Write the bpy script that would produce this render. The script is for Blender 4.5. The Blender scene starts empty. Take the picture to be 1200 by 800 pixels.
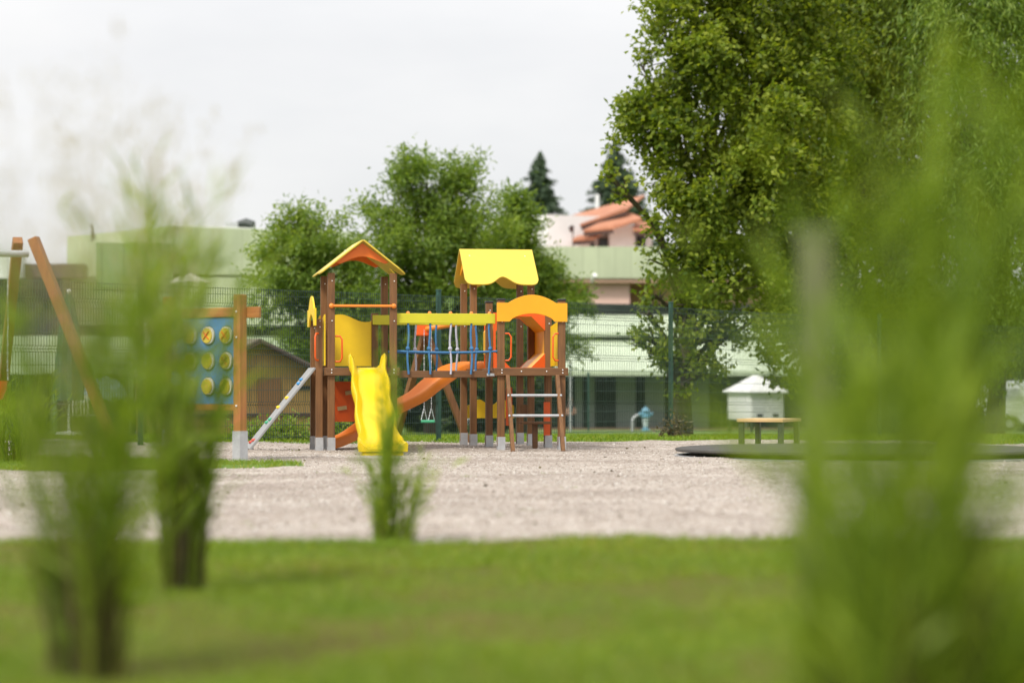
import bpy, math, random
import numpy as np
from mathutils import Vector, Matrix, noise
random.seed(7)
rng = np.random.default_rng(11)
SC = bpy.context.scene
COL = SC.collection
F = 85 / 36 * 1200          # focal length in photo pixels
HZ, CAMH = 450.0, 1.0       # photo row of the horizon, camera height
R = math.radians

def W(px, py, D):           # a photo pixel at a depth -> a point of the place
    return Vector(((px - 600) / F * D, D, CAMH + (HZ - py) / F * D))

def terrain(D):
    if D < 46: return 0.0
    if D < 134: return -(D - 46) * 0.017
    if D < 146: return -1.5
    t = min(1, (D - 146) / 40); t = t * t * (3 - 2 * t)
    return -1.5 + 10 * t

def G(px, D): return Vector(((px - 600) / F * D, D, terrain(D)))

# ------------------------------------------------------------------ materials
def newmat(name):
    m = bpy.data.materials.new(name); m.use_nodes = True
    nt = m.node_tree; nt.nodes.clear()
    out = nt.nodes.new('ShaderNodeOutputMaterial')
    return m, nt, out

def N(nt, kind, **kw):
    n = nt.nodes.new(kind)
    for k, v in kw.items(): setattr(n, k, v)
    return n

def ramp(nt, fac, stops):
    r = N(nt, 'ShaderNodeValToRGB')
    el = r.color_ramp.elements
    while len(el) < len(stops): el.new(0.5)
    for e, (p, c) in zip(el, stops):
        e.position = p; e.color = (*c, 1)
    nt.links.new(fac, r.inputs['Fac'])
    return r.outputs['Color']

def mix(nt, fac, a, b, mode='MIX'):
    m = N(nt, 'ShaderNodeMix', data_type='RGBA', blend_type=mode)
    for sock, v in ((0, fac), (6, a), (7, b)):
        if isinstance(v, bpy.types.NodeSocket): nt.links.new(v, m.inputs[sock])
        elif sock == 0: m.inputs[0].default_value = v
        else: m.inputs[sock].default_value = (*v, 1)
    return m.outputs[2]

def tex_noise(nt, coord, scale, detail=4, rough=0.55, vec=None):
    t = N(nt, 'ShaderNodeTexNoise')
    t.inputs['Scale'].default_value = scale; t.inputs['Detail'].default_value = detail
    t.inputs['Roughness'].default_value = rough
    if vec is not None:
        mp = N(nt, 'ShaderNodeMapping'); mp.inputs['Scale'].default_value = vec
        nt.links.new(coord, mp.inputs['Vector']); coord = mp.outputs['Vector']
    nt.links.new(coord, t.inputs['Vector'])
    return t.outputs['Fac']

def bump(nt, h, strength, dist):
    b = N(nt, 'ShaderNodeBump'); b.inputs['Strength'].default_value = strength
    b.inputs['Distance'].default_value = dist
    nt.links.new(h, b.inputs['Height']); return b.outputs['Normal']

def principled(nt, out, color, rough=0.6, metal=0.0, normal=None, spec=0.5):
    p = N(nt, 'ShaderNodeBsdfPrincipled')
    if isinstance(color, bpy.types.NodeSocket): nt.links.new(color, p.inputs['Base Color'])
    else: p.inputs['Base Color'].default_value = (*color, 1)
    p.inputs['Roughness'].default_value = rough; p.inputs['Metallic'].default_value = metal
    p.inputs['Specular IOR Level'].default_value = spec
    if normal is not None: nt.links.new(normal, p.inputs['Normal'])
    nt.links.new(p.outputs[0], out.inputs['Surface'])
    return p

def paint(name, c, rough=0.45, var=0.12, scale=3.0, metal=0.0, grime=(0.25, 0.2, 0.14)):
    m, nt, out = newmat(name)
    co = N(nt, 'ShaderNodeTexCoord').outputs['Object']
    n1 = tex_noise(nt, co, scale, 6, 0.65)
    lo = tuple(x * (1 - var) for x in c); hi = tuple(min(1, x * (1 + var)) for x in c)
    col = ramp(nt, n1, [(0.3, lo), (0.7, hi)])
    n2 = tex_noise(nt, co, scale * 4, 5, 0.7)
    f = N(nt, 'ShaderNodeMapRange'); nt.links.new(n2, f.inputs[0])
    f.inputs[1].default_value = 0.58; f.inputs[2].default_value = 0.85; f.inputs[4].default_value = 0.22
    col = mix(nt, f.outputs[0], col, tuple(g * 0.6 + 0.4 * x for g, x in zip(grime, c)))
    principled(nt, out, col, rough, metal, bump(nt, n2, 0.15, 0.004))
    return m

def timber(name, dark, light, rough=0.6, axis=2):
    m, nt, out = newmat(name)
    co = N(nt, 'ShaderNodeTexCoord').outputs['Object']
    v = [38, 38, 38]; v[axis] = 1.6
    g = tex_noise(nt, co, 1.0, 5, 0.6, tuple(v))
    big = tex_noise(nt, co, 2.2, 3, 0.5)
    col = ramp(nt, g, [(0.28, dark), (0.72, light)])
    col = mix(nt, big, col, tuple(x * 0.8 for x in dark), 'MIX') if False else mix(nt, 0.35, col, ramp(nt, big, [(0.3, dark), (0.7, light)]))
    principled(nt, out, col, rough, 0, bump(nt, g, 0.3, 0.004))
    return m

def panelled(name, c, seam=0.9, rough=0.5, horizontal=False, dark=0.55):
    m, nt, out = newmat(name)
    tc = N(nt, 'ShaderNodeTexCoord')
    sp = N(nt, 'ShaderNodeSeparateXYZ'); nt.links.new(tc.outputs['Object'], sp.inputs[0])
    sn = N(nt, 'ShaderNodeSeparateXYZ'); nt.links.new(tc.outputs['Normal'], sn.inputs[0])
    ab = N(nt, 'ShaderNodeMath', operation='ABSOLUTE'); nt.links.new(sn.outputs[0], ab.inputs[0])
    gt = N(nt, 'ShaderNodeMath', operation='GREATER_THAN'); nt.links.new(ab.outputs[0], gt.inputs[0]); gt.inputs[1].default_value = 0.6
    mx = N(nt, 'ShaderNodeMix'); nt.links.new(gt.outputs[0], mx.inputs[0])
    nt.links.new(sp.outputs[0], mx.inputs[2]); nt.links.new(sp.outputs[1], mx.inputs[3])
    src = sp.outputs[2] if horizontal else mx.outputs[0]
    dv = N(nt, 'ShaderNodeMath', operation='DIVIDE'); nt.links.new(src, dv.inputs[0]); dv.inputs[1].default_value = seam
    fr = N(nt, 'ShaderNodeMath', operation='FRACT'); nt.links.new(dv.outputs[0], fr.inputs[0])
    lt = N(nt, 'ShaderNodeMath', operation='LESS_THAN'); nt.links.new(fr.outputs[0], lt.inputs[0]); lt.inputs[1].default_value = 0.06
    n1 = tex_noise(nt, tc.outputs['Object'], 0.5, 6, 0.6, (1, 1, 0.35))
    base = ramp(nt, n1, [(0.3, tuple(x * 0.84 for x in c)), (0.7, tuple(min(1, x * 1.1) for x in c))])
    col = mix(nt, lt.outputs[0], base, tuple(x * dark for x in c))
    principled(nt, out, col, rough)
    return m

def leafmat(name, stops, trans=0.35, rough=0.5, big=0.35):
    m, nt, out = newmat(name)
    g = N(nt, 'ShaderNodeNewGeometry')
    co = N(nt, 'ShaderNodeTexCoord').outputs['Object']
    n = tex_noise(nt, co, big, 3, 0.5)
    a = N(nt, 'ShaderNodeMath', operation='MULTIPLY_ADD')
    nt.links.new(g.outputs['Random Per Island'], a.inputs[0]); a.inputs[1].default_value = 0.6
    s = N(nt, 'ShaderNodeMath', operation='MULTIPLY_ADD'); nt.links.new(n, s.inputs[0]); s.inputs[1].default_value = 0.9; s.inputs[2].default_value = -0.25
    nt.links.new(s.outputs[0], a.inputs[2])
    col = ramp(nt, a.outputs[0], stops)
    p = N(nt, 'ShaderNodeBsdfPrincipled'); nt.links.new(col, p.inputs['Base Color'])
    p.inputs['Roughness'].default_value = rough; p.inputs['Specular IOR Level'].default_value = 0.3
    t = N(nt, 'ShaderNodeBsdfTranslucent')
    tcol = mix(nt, 1.0, col, (1.5, 1.45, 0.55), 'MULTIPLY'); nt.links.new(tcol, t.inputs['Color'])
    ms = N(nt, 'ShaderNodeMixShader'); ms.inputs[0].default_value = trans
    nt.links.new(p.outputs[0], ms.inputs[1]); nt.links.new(t.outputs[0], ms.inputs[2])
    nt.links.new(ms.outputs[0], out.inputs['Surface'])
    return m

M = {}
M['post'] = timber('stained_timber', (0.08, 0.034, 0.010), (0.25, 0.112, 0.034))
M['beam'] = timber('stained_beam', (0.068, 0.029, 0.010), (0.20, 0.09, 0.029), axis=0)
M['swing'] = timber('swing_timber', (0.15, 0.05, 0.014), (0.36, 0.14, 0.035))
M['gold'] = timber('golden_timber', (0.24, 0.085, 0.022), (0.50, 0.21, 0.055))
M['goldx'] = timber('golden_beam', (0.24, 0.08, 0.02), (0.48, 0.19, 0.05), axis=0)
M['yellow'] = paint('slide_yellow', (0.70, 0.50, 0.004), 0.3, 0.06)
M['lemon'] = paint('roof_lemon', (0.62, 0.465, 0.05), 0.45, 0.05)
M['panel_yellow'] = paint('panel_yellow', (0.82, 0.55, 0.01), 0.4, 0.06)
M['amber'] = paint('panel_amber', (0.84, 0.36, 0.008), 0.4, 0.06)
M['orange'] = paint('slide_orange', (0.78, 0.235, 0.03), 0.35, 0.07)
M['tunnel'] = paint('tunnel_amber', (0.82, 0.42, 0.012), 0.4, 0.06)
M['gable'] = paint('gable_orange', (0.78, 0.17, 0.012), 0.4, 0.06)
M['redorange'] = paint('panel_red_orange', (0.72, 0.10, 0.008), 0.4, 0.06)
M['lime'] = paint('rail_lime', (0.54, 0.50, 0.02), 0.45, 0.06)
M['blue_rope'] = paint('rope_blue', (0.045, 0.16, 0.33), 0.8, 0.25, 30)
M['grey_rope'] = paint('rope_grey', (0.42, 0.42, 0.48), 0.8, 0.2, 30)
M['steel'] = paint('galvanised_steel', (0.46, 0.47, 0.48), 0.45, 0.15, 8, 0.35)
M['bolt'] = paint('bolt_steel', (0.75, 0.75, 0.74), 0.3, 0.05, 8, 0.5)
M['black'] = paint('black_plastic', (0.02, 0.02, 0.022), 0.5)
M['board'] = paint('grey_board', (0.27, 0.27, 0.265), 0.6, 0.15, 5)
M['red'] = paint('hold_red', (0.5, 0.07, 0.04)); M['green'] = paint('hold_green', (0.04, 0.32, 0.16)); M['hold_blue'] = paint('hold_blue', (0.04, 0.24, 0.5))
M['blue'] = paint('panel_blue', (0.06, 0.20, 0.42), 0.45, 0.12); M['navy'] = paint('disc_shadow_navy', (0.02, 0.06, 0.10), 0.7)
M['fence'] = paint('fence_green', (0.018, 0.065, 0.048), 0.45, 0.15, 6)
M['wire'] = paint('fence_wire', (0.022, 0.05, 0.04), 0.45, 0.1, 6)
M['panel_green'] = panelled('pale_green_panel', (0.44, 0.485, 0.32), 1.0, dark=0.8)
M['panel_shade'] = panelled('deep_green_shade_panel', (0.22, 0.31, 0.13), 1.0)  # deeper green paints the shade on one block's face; mullions reuse it
M['metal_roof'] = panelled('pale_green_metal_roof', (0.46, 0.53, 0.37), 0.55, dark=0.75)
M['glass'] = None
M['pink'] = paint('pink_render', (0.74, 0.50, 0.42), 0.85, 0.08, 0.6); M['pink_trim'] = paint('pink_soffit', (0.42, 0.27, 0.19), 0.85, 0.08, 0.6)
M['white'] = paint('white_render', (0.68, 0.685, 0.68), 0.85, 0.06, 0.7)
M['white_paint'] = paint('white_metal', (0.78, 0.78, 0.76), 0.4, 0.05, 2)
M['cream'] = paint('cream_cloth', (0.66, 0.62, 0.54), 0.9, 0.08, 3)
M['tile'] = None
M['brown_trim'] = paint('dark_brown_trim', (0.06, 0.03, 0.022), 0.6)
M['dark'] = paint('dark_recess', (0.025, 0.026, 0.026), 0.8)
M['grey_door'] = paint('grey_door', (0.23, 0.25, 0.23), 0.6, 0.1, 1)
M['hut'] = panelled('hut_boards', (0.29, 0.175, 0.055), 0.16, 0.75, dark=0.5)
M['hut_door'] = panelled('hut_door_boards', (0.20, 0.10, 0.04), 0.14, 0.75, dark=0.5)
M['hut_roof'] = paint('hut_roof_felt', (0.12, 0.09, 0.075), 0.9, 0.2, 3)
M['parasol_green'] = paint('parasol_green', (0.025, 0.10, 0.065), 0.85, 0.15, 4)
M['rubber'] = paint('dark_rubber', (0.055, 0.05, 0.045), 0.85, 0.25, 5, grime=(0.4, 0.36, 0.3))
M['seat_wood'] = timber('pale_seat_wood', (0.42, 0.27, 0.11), (0.62, 0.44, 0.21), axis=1)
M['leg_dark'] = paint('dark_green_leg', (0.025, 0.035, 0.03), 0.5)
M['hydrant'] = paint('hydrant_blue', (0.13, 0.30, 0.40), 0.45, 0.1, 6); M['hydrant_pale'] = paint('hydrant_pale', (0.50, 0.58, 0.60), 0.5)
M['car'] = paint('car_white', (0.75, 0.76, 0.77), 0.25, 0.02, 1); M['tyre'] = paint('tyre', (0.018, 0.018, 0.018), 0.85)
M['skin'] = paint('skin', (0.50, 0.27, 0.18), 0.6, 0.05); M['hair'] = paint('hair', (0.16, 0.08, 0.04), 0.7)
M['cloth_black'] = paint('black_cloth', (0.015, 0.015, 0.018), 0.9); M['cloth_navy'] = paint('navy_cloth', (0.02, 0.025, 0.04), 0.9)
M['tarp'] = paint('blue_white_cloth', (0.32, 0.42, 0.58), 0.7, 0.6, 2.2)
M['bark'] = None
M['old_post'] = timber('weathered_post', (0.11, 0.12, 0.05), (0.19, 0.20, 0.085))

m, nt, out = newmat('dark_glazing'); co = N(nt, 'ShaderNodeTexCoord').outputs['Object']
principled(nt, out, ramp(nt, tex_noise(nt, co, 0.4, 3), [(0.35, (0.012, 0.014, 0.014)), (0.7, (0.045, 0.05, 0.046))]), 0.18); M['glass'] = m
m, nt, out = newmat('clay_tiles'); co = N(nt, 'ShaderNodeTexCoord').outputs['Object']
wv = N(nt, 'ShaderNodeTexWave'); wv.inputs['Scale'].default_value = 5.0; wv.inputs['Distortion'].default_value = 1.0; nt.links.new(co, wv.inputs[0])
c1 = ramp(nt, tex_noise(nt, co, 1.3, 6, 0.7), [(0.3, (0.31, 0.115, 0.06)), (0.7, (0.48, 0.215, 0.12))])
principled(nt, out, mix(nt, 0.25, c1, ramp(nt, wv.outputs['Fac'], [(0.2, (0.25, 0.085, 0.045)), (0.7, (0.50, 0.23, 0.13))])), 0.85, 0, bump(nt, wv.outputs['Fac'], 0.3, 0.02)); M['tile'] = m
m, nt, out = newmat('bark'); co = N(nt, 'ShaderNodeTexCoord').outputs['Object']
nb = tex_noise(nt, co, 1.0, 6, 0.7, (14, 14, 2.5))
principled(nt, out, ramp(nt, nb, [(0.3, (0.03, 0.022, 0.014)), (0.7, (0.14, 0.105, 0.07))]), 0.9, 0, bump(nt, nb, 0.8, 0.03)); M['bark'] = m
m, nt, out = newmat('net_cloth')
principled(nt, out, (0.3, 0.3, 0.3), 0.8); M['net'] = m

M['oak'] = leafmat('oak_leaf', [(0.05, (0.05, 0.10, 0.016)), (0.45, (0.17, 0.23, 0.024)), (0.9, (0.32, 0.36, 0.05))], 0.48)
M['willow'] = leafmat('willow_leaf', [(0.05, (0.05, 0.10, 0.018)), (0.45, (0.15, 0.235, 0.035)), (0.95, (0.30, 0.37, 0.07))], 0.45)
M['acacia'] = leafmat('feathery_leaf', [(0.05, (0.045, 0.075, 0.008)), (0.5, (0.145, 0.195, 0.014)), (0.95, (0.29, 0.32, 0.03))], 0.45)
M['spruce'] = leafmat('spruce_needle', [(0.05, (0.02, 0.04, 0.022)), (0.6, (0.06, 0.10, 0.05)), (0.95, (0.12, 0.17, 0.08))], 0.12)
M['hedge'] = leafmat('hedge_leaf', [(0.05, (0.012, 0.026, 0.007)), (0.6, (0.04, 0.075, 0.016)), (0.95, (0.09, 0.13, 0.03))], 0.25)
M['reed'] = leafmat('reed_blade', [(0.02, (0.065, 0.12, 0.012)), (0.5, (0.175, 0.26, 0.022)), (0.8, (0.29, 0.37, 0.04)), (1.0, (0.42, 0.39, 0.11))], 0.42, 0.5, 1.2)
M['plume'] = leafmat('plume', [(0.0, (0.26, 0.21, 0.14)), (0.6, (0.40, 0.34, 0.24)), (1.0, (0.50, 0.45, 0.33))], 0.45, 0.8, 1.2)
M['turf'] = leafmat('turf_blade', [(0.0, (0.085, 0.16, 0.008)), (0.5, (0.16, 0.25, 0.015)), (0.8, (0.245, 0.29, 0.03)), (1.0, (0.33, 0.26, 0.08))], 0.35, 0.5, 0.55)
M['dry_reed'] = leafmat('dry_reed', [(0.0, (0.045, 0.036, 0.013)), (1.0, (0.13, 0.105, 0.038))], 0.15)

# ground materials
m, nt, out = newmat('gravel'); co = N(nt, 'ShaderNodeTexCoord').outputs['Object']
vo = N(nt, 'ShaderNodeTexVoronoi'); vo.inputs['Scale'].default_value = 30; nt.links.new(co, vo.inputs['Vector'])
sv = N(nt, 'ShaderNodeSeparateColor'); nt.links.new(vo.outputs['Color'], sv.inputs[0])
stone = ramp(nt, sv.outputs[0], [(0.0, (0.26, 0.215, 0.185)), (0.5, (0.41, 0.35, 0.295)), (1.0, (0.54, 0.49, 0.445))])
patch = tex_noise(nt, co, 1.2, 8, 0.7)
stone = mix(nt, 1.0, stone, ramp(nt, patch, [(0.3, (0.70, 0.67, 0.64)), (0.65, (1, 1, 1))]), 'MULTIPLY')
damp = tex_noise(nt, co, 1.0, 5, 0.6, (0.22, 0.75, 1))
stone = mix(nt, 1.0, stone, ramp(nt, damp, [(0.38, (0.76, 0.73, 0.71)), (0.58, (1.04, 1.04, 1.04))]), 'MULTIPLY')
principled(nt, out, stone, 0.9, 0, bump(nt, vo.outputs['Distance'], 0.7, 0.02)); M['gravel'] = m
m, nt, out = newmat('pebble'); g = N(nt, 'ShaderNodeNewGeometry')
principled(nt, out, ramp(nt, g.outputs['Random Per Island'], [(0, (0.25, 0.21, 0.18)), (0.4, (0.395, 0.34, 0.285)), (0.75, (0.475, 0.425, 0.38)), (1, (0.60, 0.56, 0.515))]), 0.85); M['pebble'] = m
m, nt, out = newmat('lawn_soil'); co = N(nt, 'ShaderNodeTexCoord').outputs['Object']
a = tex_noise(nt, co, 0.9, 6, 0.6); b = tex_noise(nt, co, 14, 6, 0.7)
lc = mix(nt, 0.4, ramp(nt, a, [(0.40, (0.135, 0.095, 0.032)), (0.55, (0.105, 0.115, 0.018)), (0.78, (0.075, 0.135, 0.009))]), ramp(nt, b, [(0.3, (0.035, 0.065, 0.007)), (0.7, (0.09, 0.135, 0.014))]))
principled(nt, out, lc, 0.95, 0, bump(nt, b, 0.6, 0.03), 0.05); M['soil'] = m
m, nt, out = newmat('meadow'); co = N(nt, 'ShaderNodeTexCoord').outputs['Object']
a = tex_noise(nt, co, 0.25, 6, 0.65); b = tex_noise(nt, co, 6, 6, 0.7)
lc = mix(nt, 0.5, ramp(nt, a, [(0.3, (0.06, 0.12, 0.015)), (0.7, (0.13, 0.22, 0.03))]), ramp(nt, b, [(0.3, (0.05, 0.1, 0.012)), (0.7, (0.16, 0.23, 0.04))]))
principled(nt, out, lc, 0.95, 0, bump(nt, b, 0.6, 0.05)); M['meadow'] = m

# ------------------------------------------------------------------ mesh helpers
BOLT = {}
def bolt(p, parent, r=0.012):
    if r not in BOLT:
        o = MB().ball((0,0,0), r, 8).build('bolt', M['bolt'], parent, smooth=60); BOLT[r] = o
    else:
        o = BOLT[r].copy(); COL.objects.link(o); o.parent = parent
    o.location = p
    return o
class MB:
    def __init__(s): s.v = []; s.f = []
    def add(s, vs, fs):
        o = len(s.v); s.v += [tuple(v) for v in vs]; s.f += [tuple(i + o for i in f) for f in fs]; return s
    def box(s, a, b):
        x0, y0, z0 = a; x1, y1, z1 = b
        return s.add([(x0,y0,z0),(x1,y0,z0),(x1,y1,z0),(x0,y1,z0),(x0,y0,z1),(x1,y0,z1),(x1,y1,z1),(x0,y1,z1)],
                     [(0,3,2,1),(4,5,6,7),(0,1,5,4),(1,2,6,5),(2,3,7,6),(3,0,4,7)])
    def cbox(s, c, d): return s.box([c[i]-d[i]/2 for i in range(3)], [c[i]+d[i]/2 for i in range(3)])
    def bar(s, p0, p1, w, h, up=(0,0,1)):
        p0 = Vector(p0); p1 = Vector(p1); d = (p1-p0).normalized(); up = Vector(up)
        if abs(d.dot(up)) > 0.98: up = Vector((0,1,0))
        a = d.cross(up).normalized(); b = a.cross(d).normalized()
        vs = [p + a*(sx*w/2) + b*(sy*h/2) for p in (p0,p1) for sx,sy in ((-1,-1),(1,-1),(1,1),(-1,1))]
        return s.add(vs, [(0,1,2,3),(7,6,5,4),(0,4,5,1),(1,5,6,2),(2,6,7,3),(3,7,4,0)])
    def tube(s, path, r, n=8, caps=True):
        path = [Vector(p) for p in path]; k = len(path)
        rs = r if isinstance(r, (list, tuple)) else [r]*k
        o = len(s.v); ref = None
        for i, p in enumerate(path):
            d = (path[min(i+1,k-1)] - path[max(i-1,0)]).normalized()
            if ref is None: ref = Vector((0,0,1)) if abs(d.z) < 0.9 else Vector((0,1,0))
            a = d.cross(ref)
            if a.length < 1e-4: a = d.cross(Vector((1,0,0)))
            a.normalize(); b = a.cross(d).normalized(); ref = b
            for j in range(n):
                t = 2*math.pi*j/n
                s.v.append(tuple(p + a*(math.cos(t)*rs[i]) + b*(math.sin(t)*rs[i])))
        for i in range(k-1):
            for j in range(n):
                s.f.append((o+i*n+j, o+i*n+(j+1)%n, o+(i+1)*n+(j+1)%n, o+(i+1)*n+j))
        if caps:
            s.f.append(tuple(o+j for j in range(n))[::-1]); s.f.append(tuple(o+(k-1)*n+j for j in range(n)))
        return s
    def prism(s, pts, o, A, B, th):
        o = Vector(o); A = Vector(A).normalized(); B = Vector(B).normalized(); nn = A.cross(B).normalized()
        n = len(pts)
        vs = [o + A*a + B*b - nn*(th/2) for a,b in pts] + [o + A*a + B*b + nn*(th/2) for a,b in pts]
        fs = [tuple(range(n))[::-1], tuple(range(n, 2*n))] + [(i,(i+1)%n,n+(i+1)%n,n+i) for i in range(n)]
        return s.add(vs, fs)
    def lathe(s, prof, c=(0,0,0), n=20):
        o = len(s.v); c = Vector(c)
        for r, z in prof:
            for j in range(n):
                t = 2*math.pi*j/n; s.v.append((c.x+r*math.cos(t), c.y+r*math.sin(t), c.z+z))
        for i in range(len(prof)-1):
            for j in range(n): s.f.append((o+i*n+j, o+i*n+(j+1)%n, o+(i+1)*n+(j+1)%n, o+(i+1)*n+j))
        s.f.append(tuple(o+j for j in range(n))[::-1]); s.f.append(tuple(o+(len(prof)-1)*n+j for j in range(n)))
        return s
    def ball(s, c, r, n=10, sz=1.0):
        k = n//2
        return s.lathe([(max(1e-4, r*math.sin(math.pi*i/k)), -r*sz*math.cos(math.pi*i/k)) for i in range(k+1)], c, n)
    def sweep(s, path, loops):
        # path points, each with its closed loop of (side, up) offsets; side axis horizontal
        o = len(s.v); k = len(path); n = len(loops[0]); path = [Vector(p) for p in path]
        for i, p in enumerate(path):
            d = (path[min(i+1,k-1)] - path[max(i-1,0)]).normalized()
            a = d.cross(Vector((0,0,1))).normalized(); b = a.cross(d).normalized()
            for x, y in loops[i]: s.v.append(tuple(p + a*x + b*y))
        for i in range(k-1):
            for j in range(n): s.f.append((o+i*n+j, o+i*n+(j+1)%n, o+(i+1)*n+(j+1)%n, o+(i+1)*n+j))
        s.f.append(tuple(o+j for j in range(n))[::-1]); s.f.append(tuple(o+(k-1)*n+j for j in range(n)))
        return s
    def build(s, name, mat, parent=None, smooth=None, bevel=0.0):
        me = bpy.data.meshes.new(name); me.from_pydata(s.v, [], s.f); me.update()
        import bmesh
        bm = bmesh.new(); bm.from_mesh(me); bmesh.ops.recalc_face_normals(bm, faces=bm.faces); bm.to_mesh(me); bm.free()
        me.materials.append(mat)
        if smooth is not None:
            me.polygons.foreach_set('use_smooth', [True]*len(me.polygons)); me.set_sharp_from_angle(angle=R(smooth))
        o = bpy.data.objects.new(name, me); COL.objects.link(o)
        if parent: o.parent = parent
        if bevel:
            b = o.modifiers.new('edge', 'BEVEL'); b.width = bevel; b.segments = 2; b.limit_method = 'ANGLE'
        return o

def tag(o, label=None, cat=None, group=None, kind=None):
    if label: o['label'] = label
    if cat: o['category'] = cat
    if group: o['group'] = group
    if kind: o['kind'] = kind
    return o

def empty(name, loc, rz, label, cat, group=None):
    o = bpy.data.objects.new(name, None); COL.objects.link(o)
    o.location = loc; o.rotation_euler = (0, 0, rz); o.empty_display_size = 0.3
    return tag(o, label, cat, group)

def npmesh(name, verts, faces, mat, parent=None):
    """faces: (n,k) int array of equal-size polygons"""
    me = bpy.data.meshes.new(name); n, k = faces.shape
    me.vertices.add(len(verts)); me.vertices.foreach_set('co', np.ascontiguousarray(verts, dtype=np.float32).ravel())
    me.loops.add(n*k); me.loops.foreach_set('vertex_index', np.ascontiguousarray(faces, dtype=np.int32).ravel())
    me.polygons.add(n); me.polygons.foreach_set('loop_start', np.arange(0, n*k, k, dtype=np.int32))
    me.update(calc_edges=True); me.validate()
    me.materials.append(mat)
    o = bpy.data.objects.new(name, me); COL.objects.link(o)
    if parent: o.parent = parent
    return o

def unit(a): return a / np.maximum(np.linalg.norm(a, axis=-1, keepdims=True), 1e-6)

def leaves(centers, dirs, L, Wd, rng, roll=None):
    n = len(centers); d = unit(dirs)
    r = unit(rng.normal(size=(n,3))) if roll is None else unit(roll + 0.5*rng.normal(size=(n,3)))
    s = unit(np.cross(d, r)); nn = np.cross(s, d)
    Lc = (L*rng.uniform(0.7,1.3,(n,1))); Wc = Wd*rng.uniform(0.7,1.3,(n,1))
    v = np.empty((n,4,3))
    v[:,0] = centers - d*Lc/2; v[:,2] = centers + d*Lc/2
    v[:,1] = centers + s*Wc/2 + nn*Wc*0.18; v[:,3] = centers - s*Wc/2 + nn*Wc*0.18
    return v.reshape(-1,3), np.arange(n*4).reshape(n,4)

def crown(blobs, n, L, Wd, rng, per=10, sig=0.16, droop=0.0, tuft=1.0, bias=2.4):
    b = np.array(blobs, float); vol = (b[:,3]*b[:,4]*b[:,5])**0.7
    sub = []
    for q, vv in zip(b, vol):
        k = max(5, int(16*vv))
        d = unit(rng.normal(size=(k,3)) + np.array([0,0,0.15])); rad = rng.uniform(0.15,1,(k,1))**0.4
        rad *= 1 + 0.18*rng.normal(size=(k,1)).clip(-1,1.8)
        c = q[:3] + d*rad*q[3:6]
        r = (q[3]*q[4]*q[5])**(1/3)*rng.uniform(0.22,0.42,(k,1)) + 0.04
        sub.append(np.concatenate([c, r, d], 1))
    sub = np.concatenate(sub); wt = sub[:,3]**1.8; wt /= wt.sum()
    nt = n//per; idx = rng.choice(len(sub), nt, p=wt)
    d = unit(rng.normal(size=(nt,3))); rad = rng.uniform(0.03,1,(nt,1))**(1/bias)
    tc = sub[idx,:3] + d*rad*sub[idx,3:4]*np.array([1.15,1.15,0.8])
    dd = np.repeat(unit(d + 0.9*sub[idx,4:7]), per, 0)
    c = np.repeat(tc, per, 0)
    off = rng.normal(size=c.shape)*sig*0.8; off[:,2] *= tuft
    ax = unit(dd + np.array([0,0,-droop+0.25])) if droop else dd
    off += ax*rng.uniform(-1,1,(len(c),1))*sig*(2.2 if droop else 1.2)
    c = c + off
    dirs = ax*0.8 + rng.normal(size=c.shape)*0.55 + np.array([0,0,-0.5*droop])
    return leaves(c, dirs, L, Wd, rng, None if droop else np.array([-0.25,-0.3,1.0]))

def tree(name, base, blobs, n, L, Wd, mat, label, cat='tree', group=None, per=10, sig=0.16, droop=0.0, tr=0.18, tuft=1.0, seed=1, bias=2.4, trunk_top=None, limbs=True):
    r_ = np.random.default_rng(seed); rr = random.Random(seed)
    root = empty(name, base, 0, label, cat, group)
    rel = [(b[0]-base.x, b[1]-base.y, b[2]-base.z, *b[3:]) for b in blobs]
    v, f = crown(rel, n, L, Wd, r_, per, sig, droop, tuft, bias)
    npmesh('crown', v, f, mat, root)
    mb = MB()
    cx = sum(b[0] for b in rel)/len(rel); cy = sum(b[1] for b in rel)/len(rel); zt = max(b[2] for b in rel)
    if trunk_top: cx, cy, zt = trunk_top
    path = [Vector((0,0,-0.15))]
    for i in range(1,9):
        t = i/8; path.append(Vector((cx*t**1.3 + rr.uniform(-.08,.08)*zt*0.12, cy*t + rr.uniform(-.1,.1), zt*t)))
    mb.tube(path, [tr*(1.25 if i==0 else 1)*(1-0.85*i/8) for i in range(9)], 9)
    if limbs:
        for b in rel:
            e = Vector(b[:3]); k = min(7, max(1, int(8*(e.z*0.7)/max(zt,0.1)))); s0 = path[k]
            mid = s0.lerp(e, 0.5) + Vector((0,0,0.12*(e-s0).length))
            r0 = tr*(1-0.85*k/8)*0.6
            mb.tube([s0, s0.lerp(mid,0.6), mid, e], [r0, r0*0.75, r0*0.55, r0*0.2], 6)
            for _ in range(4):
                q = e + Vector((rr.uniform(-1,1)*b[3], rr.uniform(-1,1)*b[4], rr.uniform(-.6,1)*b[5]))*0.75
                mb.tube([mid.lerp(e, rr.uniform(.2,.9)), q], [r0*0.3, r0*0.08], 4)
    mb.build('trunk', M['bark'], root, smooth=60)
    return root

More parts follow.
